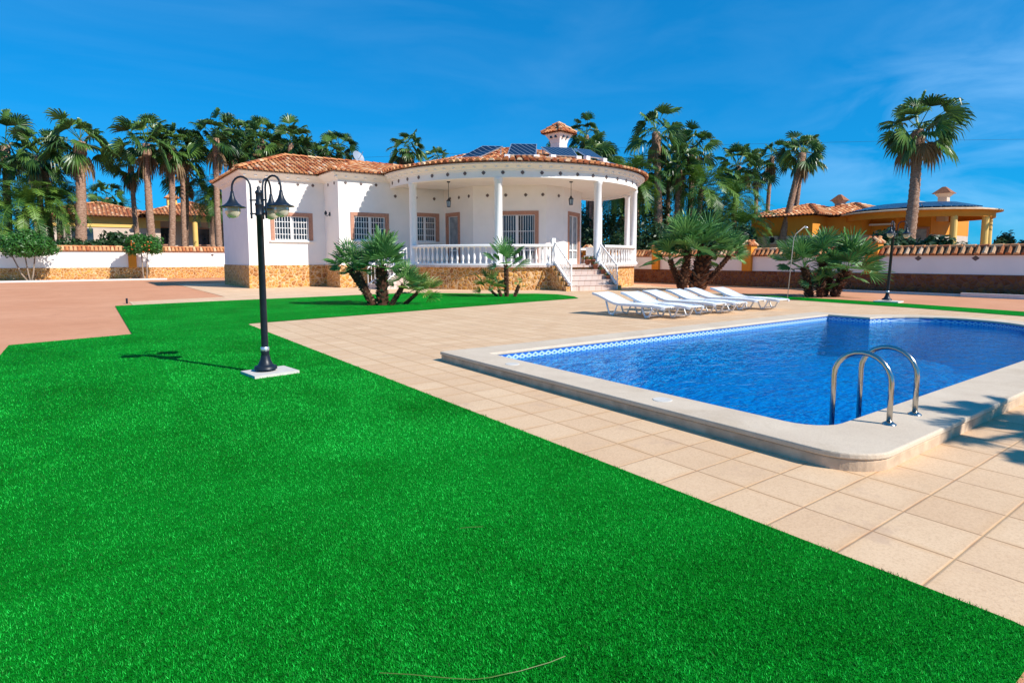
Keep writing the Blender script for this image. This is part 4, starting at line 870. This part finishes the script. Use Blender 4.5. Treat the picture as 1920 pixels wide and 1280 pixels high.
for i, (x, y, z, r, lab) in enumerate(DT): palm(x, y, z, r, x + random.uniform(-.3, .3), y + random.uniform(-.2, .2), lab, i, .2, 'date', 'feather palms behind the garden walls')
# trunks of the dense grove right of the villa
for i, (x, y, z) in enumerate([(31.5, 33.2, 9.2), (33.6, 34.6, 8.8), (35.2, 36.0, 9.5), (37.2, 33.6, 8.0), (31.0, 37.2, 8.8), (38.6, 37.6, 9.0), (42.2, 33.0, 8.2)]):
    palm(x, y, z, 2.1, x + .2, y, ['fan palm trunk seen between the right porch columns', 'fan palm deeper in the grove behind the porch', 'fan palm behind the rightmost porch column', 'fan palm at the heart of the grove', 'fan palm seen through the porch beside the door', 'farthest fan palm of the grove', 'fan palm on the right side of the grove'][i], i + 1, .2)
# palm behind the photographer's right whose fronds shade the paving
palm(7.85, -2.85, 3.2, 1.0, 8.0, -3.0, 'fan palm right of the view whose shadow falls on the paving', 2, .2)

# ------------------------------------------------------------------ dwarf fan palms in the garden
def stub_trunk(m, p0, p1, r0, r1, n=70):
    p0 = Vector(p0); p1 = Vector(p1); d = (p1 - p0).normalized(); s = d.orthogonal().normalized(); w = d.cross(s); L = (p1 - p0).length
    k = max(5, int(L / .08)); m.tube([p0.lerp(p1, i / k) for i in range(k + 1)], [(r0 + (r1 - r0) * i / k) * random.uniform(.82, 1.0) for i in range(k + 1)], 9, tint=.15)
    for i in range(n):
        t = (i + random.random()) / n; a = i * 2.4; o = s * math.cos(a) + w * math.sin(a); r = r0 + (r1 - r0) * t; c = p0.lerp(p1, t) + o * r * .8
        e = (o * .75 + d * .8).normalized(); q = e.cross(o).normalized() * r * random.uniform(.22, .36); ln = r * random.uniform(.45, .9)
        m.add([c - q, c + q, c + q * .45 + e * ln, c - q * .45 + e * ln, c + o * -.02 + d * r * .5], [(0, 1, 2, 3), (1, 4, 2), (0, 3, 4)], random.random())
def dwarf(name, base, stems, label, seed, grp='dwarf fan palm clumps planted in the garden', e0=-28, dens=1.7):
    random.seed(seed)
    T = thing(name, base, label, 'dwarf palm', grp)
    for (p0, p1, r, cr, nl, mat, lean) in stems:
        b = Vector(base); a = b + Vector(p0); c = b + Vector(p1)
        m = MB(); stub_trunk(m, a, c, r * 1.1, r, int(60 * max(.5, (c - a).length))); st = m.build('trunk', M['fibre'], T)
        m = MB(); pet = cr * .48; bl = cr * .56
        nl = int(nl * dens)
        for i in range(nl):
            u = (i + .5) / nl; e = e0 + (84 - e0) * u ** .8 + random.uniform(-8, 8); an = rad(i * 137.5 + random.uniform(-15, 15))
            dv = Vector((math.cos(an) * math.cos(rad(e)) + lean[0], math.sin(an) * math.cos(rad(e)) + lean[1], math.sin(rad(e)))); k = random.uniform(.65, 1.2)
            fan_leaf(m, c + Vector((0, 0, -.05 + .1 * u)), dv, pet * k, bl * k, 17, 80, .15, .026 * cr / .9, .5, None, random.uniform(-.7, .7), .008)
        m.build('crown', M[mat], T)
def vec(lat, fwd, z): return (.808 * lat + .589 * fwd, -.589 * lat + .808 * fwd, z)
dwarf('dwarf_palm', (7.25, 16.9, .004), [
    (vec(-.1, .0, 0), vec(-.88, .1, 1.12), .10, .85, 20, 'fan', (-.25, .1)), (vec(.12, .05, 0), vec(.12, .1, 1.15), .17, 1.12, 40, 'fan', (0, 0)), (vec(-.15, -.05, 0), vec(-.62, .0, 1.0), .11, .7, 10, 'fan', (-.1, 0)),
    (vec(.4, .0, 0), vec(.78, .1, .62), .08, .75, 18, 'fan', (.35, -.2)), (vec(.75, .35, 0), vec(1.15, .4, .35), .06, .8, 18, 'fanpale', (.2, -.1))], 'three-stemmed dwarf palm on the lawn before the second window', 3, e0=-4, dens=1.15)
dwarf('dwarf_palm', (12.9, 17.85, .004), [
    (vec(-.1, 0, 0), vec(-.12, 0, 1.18), .09, 1.05, 17, 'fan', (0, 0)), (vec(-.45, .1, 0), vec(-.75, .1, .28), .05, .8, 13, 'fanpale', (-.15, 0)), (vec(.2, 0, 0), vec(.36, .0, .42), .07, .3, 4, 'fan', (.1, 0)), (vec(-.3, 0, 0), vec(-.4, 0, .25), .06, .5, 7, 'fan', (0, 0))], 'sparse single-stemmed dwarf palm below the porch balustrade', 4, e0=-5, dens=1.1)
dwarf('dwarf_palm', (21.75, 16.4, .0), [
    (vec(-.35, 0, 0), vec(-.12, 0, 1.75), .17, 1.75, 44, 'fan', (-.05, 0)), (vec(.35, .2, 0), vec(.75, .2, 1.9), .32, 1.5, 36, 'fan', (.1, 0)), (vec(.5, .1, 0), vec(1.75, .1, 1.55), .11, 1.15, 26, 'fan', (.2, 0)), (vec(-.3, .2, 0), vec(-.85, .2, 1.35), .13, 1.2, 20, 'fan', (-.2, 0))], 'largest dwarf palm clump behind the loungers, right of the porch', 5, e0=-10, dens=1.05)
dwarf('dwarf_palm', (22.3, 10.85, .0), [
    (vec(-.5, 0, 0), vec(-.72, 0, 1.1), .15, 1.35, 32, 'fan', (-.1, 0)), (vec(0, .1, 0), vec(-.02, .1, 1.35), .13, 1.3, 12, 'fan', (0, 0)), (vec(.4, 0, 0), vec(.85, 0, .95), .16, 1.45, 40, 'fan', (.15, -.1)), (vec(.2, .3, 0), vec(.4, .3, .7), .12, 1.1, 16, 'fan', (.0, 0)), (vec(-.2, -.2, 0), vec(-.3, -.3, .4), .12, .8, 10, 'fan', (0, 0))], 'spreading dwarf palm clump beside the shower pole', 6, e0=-8, dens=.9)

# ------------------------------------------------------------------ small broadleaf trees and hedges
def leaf_cloud(m, c, R, n, size, seed, clump=14, flat=1.0):
    random.seed(seed); cs = []
    for i in range(clump):
        a = random.uniform(0, 6.28); e = math.asin(random.uniform(-.55, 1)); k = random.uniform(.45, .85)
        cs.append((Vector((R[0] * k * math.cos(a) * math.cos(e), R[1] * k * math.sin(a) * math.cos(e), R[2] * k * math.sin(e))), random.uniform(.28, .5), random.uniform(-.2, .2)))
    for i in range(n):
        q, cr, tn = cs[i % clump]; d = Vector((random.gauss(0, 1), random.gauss(0, 1), random.gauss(0, 1))).normalized(); p = Vector(c) + q + Vector((d.x * R[0], d.y * R[1], d.z * R[2])) * cr * random.uniform(.55, 1.05)
        nn = (d + Vector((random.uniform(-.7, .7), random.uniform(-.7, .7), random.uniform(-.3, .9)))).normalized(); u = nn.orthogonal().normalized(); u = Matrix.Rotation(random.random() * 6.28, 3, nn) @ u; w = nn.cross(u); s = size * random.uniform(.6, 1.25)
        m.add([p - u * s, p + w * s * .45, p + u * s, p - w * s * .45], [(0, 1, 2, 3)], min(1, max(0, random.uniform(.1, .9) + tn)))
def small_tree(base, crown, R, label, seed, stems, n=9000, fruit=0):
    T = thing('fruit_tree', base, label, 'small tree', 'small round trees by the left wall')
    m = MB(); random.seed(seed); b = Vector(base); c = Vector(crown)
    for (sx, ex) in stems: m.tube([b + Vector((sx, 0, -.02)), b + Vector((sx + (ex - sx) * .4, .05, .5)), Vector((b.x + ex, c.y, c.z - R[2] * .3))], [.055, .045, .03], 7)
    m.build('trunk', M['bark2'], T, True)
    m = MB(); leaf_cloud(m, c, R, n, .09, seed, 46); m.build('crown', M['leaf'], T)
    if fruit:
        random.seed(seed + 1)
        for i in range(fruit):
            a = random.uniform(-.9, .5); p = c + Vector((R[0] * .9 * math.sin(a), -R[1] * .85 * math.cos(a), random.uniform(-.5, .5) * R[2])); m = MB(); m.lathe([(0, -.05), (.045, -.03), (.055, 0), (.045, .03), (0, .05)], p, 8); m.build('fruit', M['fruit'], T, True)
small_tree((-2.75, 48.9, 0), (-2.8, 48.8, 2.2), (1.55, 1.35, .95), 'bushy round tree with several stems at the left edge', 11, ((-.1, -.9), (0, -.2), (.05, .35)))
small_tree((3.55, 48.9, 0), (3.5, 48.8, 2.35), (1.2, 1.1, .85), 'small round fruit tree with orange fruit before the left wall', 12, ((-.08, -.15), (.1, .2)), 7000, 16)
def bush(c, R, label, seed, n=2600, size=.13, name='bush', cat='bush', grp='bushes behind the garden walls'):
    T = thing(name, (c[0], c[1], 0), label, cat, grp)
    m = MB(); m.tube([(c[0], c[1], -.02), (c[0], c[1], c[2])], [.12, .06], 6); m.build('stem', M['bark2'], T)
    m = MB(); leaf_cloud(m, c, R, int(n * 1.6), size * 1.25, seed, 26); m.build('foliage', M['hedge'], T)
for i, (x, y, z, rx, ry, rz, lab) in enumerate([(-.5, 52.6, 1.9, 1.6, .9, 1.1, 'leafy bush over the wall by the thick trunk'), (2.4, 53.0, 2.2, 1.7, .9, 1.3, 'leafy bush over the wall left of the fruit tree'), (-3.4, 52.3, 2.0, 1.8, .9, 1.3, 'dark bush over the wall at the left'),
    (31.0, 27.5, 2.2, 2.0, 2.5, 2.4, 'dark bush behind the wall right of the porch'), (31.8, 32.5, 2.5, 2.2, 3.0, 2.6, 'dark bush seen past the last porch column'), (34.5, 38.5, 3.0, 3.0, 3.0, 3.4, 'tall dark bush seen through the porch'), (33.0, 24.5, 1.8, 1.8, 2.2, 1.9, 'bush behind the largest dwarf palm'), (39.5, 34.5, 3.5, 3.5, 3.0, 3.6, 'large dark bush deep in the grove'), (45.5, 33.5, 3.2, 3.2, 3.0, 3.3, 'dark bush left of the orange house'), (36.5, 24.2, 2.0, 1.6, 1.6, 2.0, 'bush by the orange house corner'),
    (34.5, 13.4, 1.9, 1.2, 1.0, 1.1, 'small bush behind the distant lamp'), (33.3, 11.0, 1.7, 1.0, .9, .9, 'bush under the large solitary palm'), (50.5, 12.2, 1.5, 1.3, 1.3, 1.6, 'clipped dark hedge bush right of the orange house'), (55.7, 15.8, 1.2, 2.4, 2.0, 1.5, 'bush seen through the orange house porch'), (60, 11.5, 1.8, 4, 3, 2.2, 'far bush near the right edge'), (76, 12.5, 2.0, 6, 4, 2.4, 'farthest bush on the right horizon')]):
    bush((x, y, z), (rx, ry, rz), lab, 60 + i)

# ------------------------------------------------------------------ neighbouring houses
def hroof(m, b, x0, x1, y0, y1, z, rise, ridge='x'):
    if ridge == 'x':
        r = (y1 - y0) / 2; A = (x0 + r, (y0 + y1) / 2, z + rise); B = (x1 - r, (y0 + y1) / 2, z + rise)
        if A[0] > B[0]: A = B = ((x0 + x1) / 2, (y0 + y1) / 2, z + rise)
        tile_face(m, b, [(x0, y0, z), (x1, y0, z), B, A], .3); tile_face(m, b, [(x1, y1, z), (x0, y1, z), A, B], .5); tile_face(m, b, [(x0, y1, z), (x0, y0, z), A], .3); tile_face(m, b, [(x1, y0, z), (x1, y1, z), B], .5)
    else:
        r = (x1 - x0) / 2; A = ((x0 + x1) / 2, y0 + r, z + rise); B = ((x0 + x1) / 2, y1 - r, z + rise)
        if A[1] > B[1]: A = B = ((x0 + x1) / 2, (y0 + y1) / 2, z + rise)
        tile_face(m, b, [(x0, y1, z), (x0, y0, z), A, B], .3); tile_face(m, b, [(x1, y0, z), (x1, y1, z), B, A], .5); tile_face(m, b, [(x0, y0, z), (x1, y0, z), A], .3); tile_face(m, b, [(x1, y1, z), (x0, y1, z), B], .5)
    for c in ((x0, y0), (x1, y0), (x0, y1), (x1, y1)): hip(m, (*c, z), A if (Vector((*c, z)) - Vector(A)).length < (Vector((*c, z)) - Vector(B)).length else B)
# left yellow house
Hs = thing('yellow_house', (2, 62, 0), 'low yellow house with clay roof behind the left wall palms', 'house')
B = lambda m, n, mat, p=None: m.build(n, M[mat], p or Hs)
m = MB(); m.box((1.5, 68, 2.5), (9, 10, 5.0)); m.box((8.5, 68.2, 2.62), (7, 8, 5.24)); B(m, 'wall', 'pinkish')
m = MB(); m.box((1.5, 62.98, 4.5), (9.02, .1, .9)); m.box((8.6, 62.0, 4.95), (7.4, .35, .5)); m.box((5.1, 63, 4.95), (.35, 2.2, .5)); B(m, 'beam', 'yellow')
for x in (5.1, 8.7, 10.6, 12.2): m = MB(); m.lathe([(.22, 0), (.22, 4.7)], (x, 62.0, 0), 14); B(m, 'column', 'yellow')
r_ = MB(); b_ = MB(); hroof(r_, b_, -3.6, 6.6, 62.2, 73.5, 5.0, 1.5); hroof(r_, b_, 4.4, 13.2, 61.2, 72, 5.25, 1.5, 'y'); RR = B(r_, 'roof', 'roof'); B(b_, 'roof_underlay', 'roofbase', RR)
m = MB(); frust(m, (7.2, 64.6), .8, .8, 5.9, 7.0, 0); CHL = B(m, 'chimney', 'yellow'); m = MB(); frust(m, (7.2, 64.6), 1.3, 1.0, 7.0, 7.15, 0); frust(m, (7.2, 64.6), 1.0, .25, 7.15, 7.5, 0); B(m, 'chimney_cap', 'roof', CHL)
for x in (6.6, 9.6):
    m = MB(); m.box((x, 64.17, 3.4), (1.2, .06, 1.5)); wn = B(m, 'window', 'glass'); m = MB(); m.box((x, 64.13, 4.2), (1.3, .08, .08)); m.box((x, 64.13, 2.6), (1.3, .08, .08)); B(m, 'frame', 'brickframe', wn)
m = MB(); m.box((0.2, 62.96, 3.3), (1.5, .06, 1.2)); B(m, 'window', 'glass')
Hs.location = (2.3, 71.9, 0); Hs.scale = (1.16, 1.16, 1.16)
# right orange house
Ho = thing('orange_house', (44, 18, 0), 'low orange house with dark solar roof behind the right wall', 'house')
B = lambda m, n, mat, p=None: m.build(n, M[mat], p or Ho)
def two(m, mo, x0, x1, y0, y1, ztop):
    m.box(((x0 + x1) / 2, (y0 + y1) / 2, 1.6), (x1 - x0, y1 - y0, 3.2)); mo.box(((x0 + x1) / 2, (y0 + y1) / 2, (3.2 + ztop) / 2), (x1 - x0 + .004, y1 - y0 + .004, ztop - 3.2))
m = MB(); mo = MB(); two(m, mo, 45, 54, 22.9, 28.0, 4.7); two(m, mo, 47.2, 56, 20.3, 22.896, 4.62); two(m, mo, 48.6, 58, 18.6, 20.296, 4.62); two(m, mo, 50.2, 58, 16.9, 18.596, 4.62)
B(m, 'lower_wall', 'pinkish'); B(mo, 'upper_wall', 'orange')
r_ = MB(); b_ = MB(); hroof(r_, b_, 44.3, 54.7, 22.2, 28.7, 4.75, 1.15, 'y'); hroof(r_, b_, 46.5, 56, 19.3, 26, 4.72, 1.15, 'y')
RR = B(r_, 'roof', 'roof'); B(b_, 'roof_underlay', 'roofbase', RR)
cR = (49.5, 17.6); ms = MB(); ms.lathe([(4.9, 4.62), (4.9, 4.7), (0, 5.6)], (*cR, 0), 48); B(ms, 'porch_roof', 'roof')
ms = MB(); ms.lathe([(4.2, 4.2), (4.5, 4.2), (4.5, 4.6), (4.9, 4.62)], (*cR, 0), 48); B(ms, 'porch_beam', 'orange')
for k in range(9):
    a = 118 + 15.5 * k; d = Vector((math.cos(rad(a)), math.sin(rad(a)), 0)); s = Vector((-d.y, d.x, 0)); c0 = Vector((*cR, 0))
    m = MB(); w0, w1 = .6, .38; P = [c0 + d * 4.6 - s * w0 + Vector((0, 0, 4.86)), c0 + d * 4.6 + s * w0 + Vector((0, 0, 4.86)), c0 + d * 2.8 + s * w1 + Vector((0, 0, 5.3)), c0 + d * 2.8 - s * w1 + Vector((0, 0, 5.3))]
    m.add(P + [p - Vector((0, 0, .06)) for p in P], [(0, 1, 2, 3), (7, 6, 5, 4), (0, 4, 5, 1), (1, 5, 6, 2), (2, 6, 7, 3), (3, 7, 4, 0)]); B(m, 'roof_solar_panel', 'solar')
for a in (195, 228, 262, 300):
    m = MB(); m.lathe([(.22, 0), (.2, 4.25)], (cR[0] + 4.3 * math.cos(rad(a)), cR[1] + 4.3 * math.sin(rad(a)), 0), 14); B(m, 'column', 'yellow')
m = MB(); m.lathe([(4.5, 0), (4.5, 1.2), (0, 1.2)], (*cR, 0), 40); B(m, 'porch_floor', 'stone')
for (x, y, z, w) in ((50.6, 23.6, 5.5, .75), (51.4, 16.6, 5.5, .8)):
    m = MB(); w *= .72; z -= .35; frust(m, (x, y), w, w, z - 1, z + .75, 0); frust(m, (x, y), w, w * 1.7, z + .75, z + 1.0, 0); co = B(m, 'chimney', 'pinkish'); m = MB(); frust(m, (x, y), w * 2.1, .2, z + 1.0, z + 1.5, 0); B(m, 'chimney_cap', 'roofbase', co)
m = MB(); m.box((50.15, 17.7, 2.6), (.08, 1.2, 2.0)); dn = B(m, 'window', 'paleglass'); m = MB(); m.box((50.1, 17.7, 3.66), (.1, 1.5, .14)); m.box((50.1, 17.03, 2.6), (.1, .14, 2.0)); m.box((50.1, 18.37, 2.6), (.1, .14, 2.0)); B(m, 'frame', 'brickframe', dn)
m = MB(); m.box((48.3, 19.4, 3.95), (.5, 1.6, .12)); B(m, 'awning', 'paint')
ac = thing('air_conditioner', (44.8, 25.9, 2.6), 'round-fan air conditioning unit on the orange house wall', 'air conditioner')
m = MB(); m.box((44.8, 25.9, 2.9), (.34, .9, .62)); m.build('casing', M['alu'], ac); m = MB(); m.add([(44.62, 25.9 + .24 * math.cos(2 * PI * k / 16), 2.9 + .24 * math.sin(2 * PI * k / 16)) for k in range(16)], [tuple(range(16))]); m.build('fan_grille', M['iron'], ac)
# overhead wire
m = MB(); m.tube([(30 + 75 * t, 75 - 70 * t, 14.6 + .6 * math.cos((t - .5) * 3)) for t in [k / 10 for k in range(11)]], .014, 4); tag(m.build('overhead_wire', M['iron']), 'thin overhead wire crossing the sky on the right', 'wire')

# ------------------------------------------------------------------ light, sky, camera
el = rad(39); S = Vector((.40, -.917, 0)).normalized() * math.cos(el) + Vector((0, 0, math.sin(el)))
sun = bpy.data.lights.new('sun', 'SUN'); sun.energy = 4.4; sun.angle = rad(.5); sun.color = (1, .955, .88)
so = bpy.data.objects.new('sun', sun); so.rotation_euler = S.to_track_quat('Z', 'Y').to_euler(); COL.objects.link(so)
w = bpy.data.worlds.new('World'); sc.world = w; w.use_nodes = True; nt = w.node_tree; bg = nt.nodes['Background']
sky = nt.nodes.new('ShaderNodeTexSky'); sky.sky_type = 'NISHITA'; sky.sun_disc = False; sky.sun_elevation = el; sky.sun_rotation = math.atan2(S.x, S.y); sky.altitude = 0; sky.air_density = 1.0; sky.dust_density = 0; sky.ozone_density = 2.5
hs = nt.nodes.new('ShaderNodeHueSaturation'); hs.inputs['Saturation'].default_value = 1.0; hs.inputs['Value'].default_value = 1.0; hs.inputs['Hue'].default_value = .5
tint_ = nt.nodes.new('ShaderNodeMix'); tint_.data_type = 'RGBA'; tint_.blend_type = 'MULTIPLY'; tint_.inputs[0].default_value = 1; tint_.inputs[7].default_value = (.035, .90, 1.80, 1)
gm = nt.nodes.new('ShaderNodeGamma'); gm.inputs[1].default_value = .54
nt.links.new(sky.outputs[0], gm.inputs[0]); nt.links.new(gm.outputs[0], tint_.inputs[6]); nt.links.new(tint_.outputs[2], hs.inputs['Color'])
tc = nt.nodes.new('ShaderNodeTexCoord'); mpg = nt.nodes.new('ShaderNodeMapping'); mpg.inputs['Rotation'].default_value = (.0, .15, rad(35)); mpg.inputs['Scale'].default_value = (1.2, 3.2, 9)
nt.links.new(tc.outputs['Generated'], mpg.inputs[0]); nz = nt.nodes.new('ShaderNodeTexNoise'); nz.inputs['Scale'].default_value = 1.6; nz.inputs['Detail'].default_value = 7; nz.inputs['Roughness'].default_value = .55; nz.inputs['Distortion'].default_value = .5
nt.links.new(mpg.outputs[0], nz.inputs['Vector']); rp = nt.nodes.new('ShaderNodeValToRGB'); rp.color_ramp.elements[0].position = .40; rp.color_ramp.elements[1].position = .78; nt.links.new(nz.outputs['Fac'], rp.inputs[0])
# cirrus is densest towards the low right of the view
sp = nt.nodes.new('ShaderNodeVectorMath'); sp.operation = 'DOT_PRODUCT'; nt.links.new(tc.outputs['Generated'], sp.inputs[0]); dv = Vector((math.sin(rad(76)), math.cos(rad(76)), .07)).normalized(); sp.inputs[1].default_value = dv
r2 = nt.nodes.new('ShaderNodeMapRange'); r2.inputs[1].default_value = .955; r2.inputs[2].default_value = 1.0; r2.inputs[3].default_value = .05; r2.inputs[4].default_value = .42; nt.links.new(sp.outputs['Value'], r2.inputs[0])
mm = nt.nodes.new('ShaderNodeMath'); mm.operation = 'MULTIPLY'; nt.links.new(rp.outputs[0], mm.inputs[0]); nt.links.new(r2.outputs[0], mm.inputs[1])
mxw = nt.nodes.new('ShaderNodeMix'); mxw.data_type = 'RGBA'; mxw.inputs[7].default_value = (3.4, 5.6, 7.8, 1); nt.links.new(mm.outputs[0], mxw.inputs[0]); nt.links.new(hs.outputs[0], mxw.inputs[6]); nt.links.new(mxw.outputs[2], bg.inputs['Color'])
bg.inputs['Strength'].default_value = .125

cam = bpy.data.cameras.new('camera'); co = bpy.data.objects.new('camera', cam); COL.objects.link(co); sc.camera = co
cam.sensor_width = 36; cam.sensor_fit = 'HORIZONTAL'; cam.lens = 1100.47 / 1920 * 36; cam.shift_y = (586.56 - 640) / 1920; cam.clip_end = 3000; cam.clip_start = .05
pt, yaw = .0910660, .6304065
fw = Vector((math.sin(yaw) * math.cos(pt), math.cos(yaw) * math.cos(pt), -math.sin(pt))); r = Vector((math.cos(yaw), -math.sin(yaw), 0)); u = r.cross(fw)
ro = -.00106; r2_ = r * math.cos(ro) + u * math.sin(ro); u2_ = -r * math.sin(ro) + u * math.cos(ro)
Mx = Matrix((r2_, u2_, -fw)).transposed().to_4x4(); Mx.translation = (0, 0, 1.4); co.matrix_world = Mx
sc.view_settings.view_transform = 'Standard'; sc.view_settings.look = 'None'; sc.view_settings.exposure = .5; sc.view_settings.gamma = 1
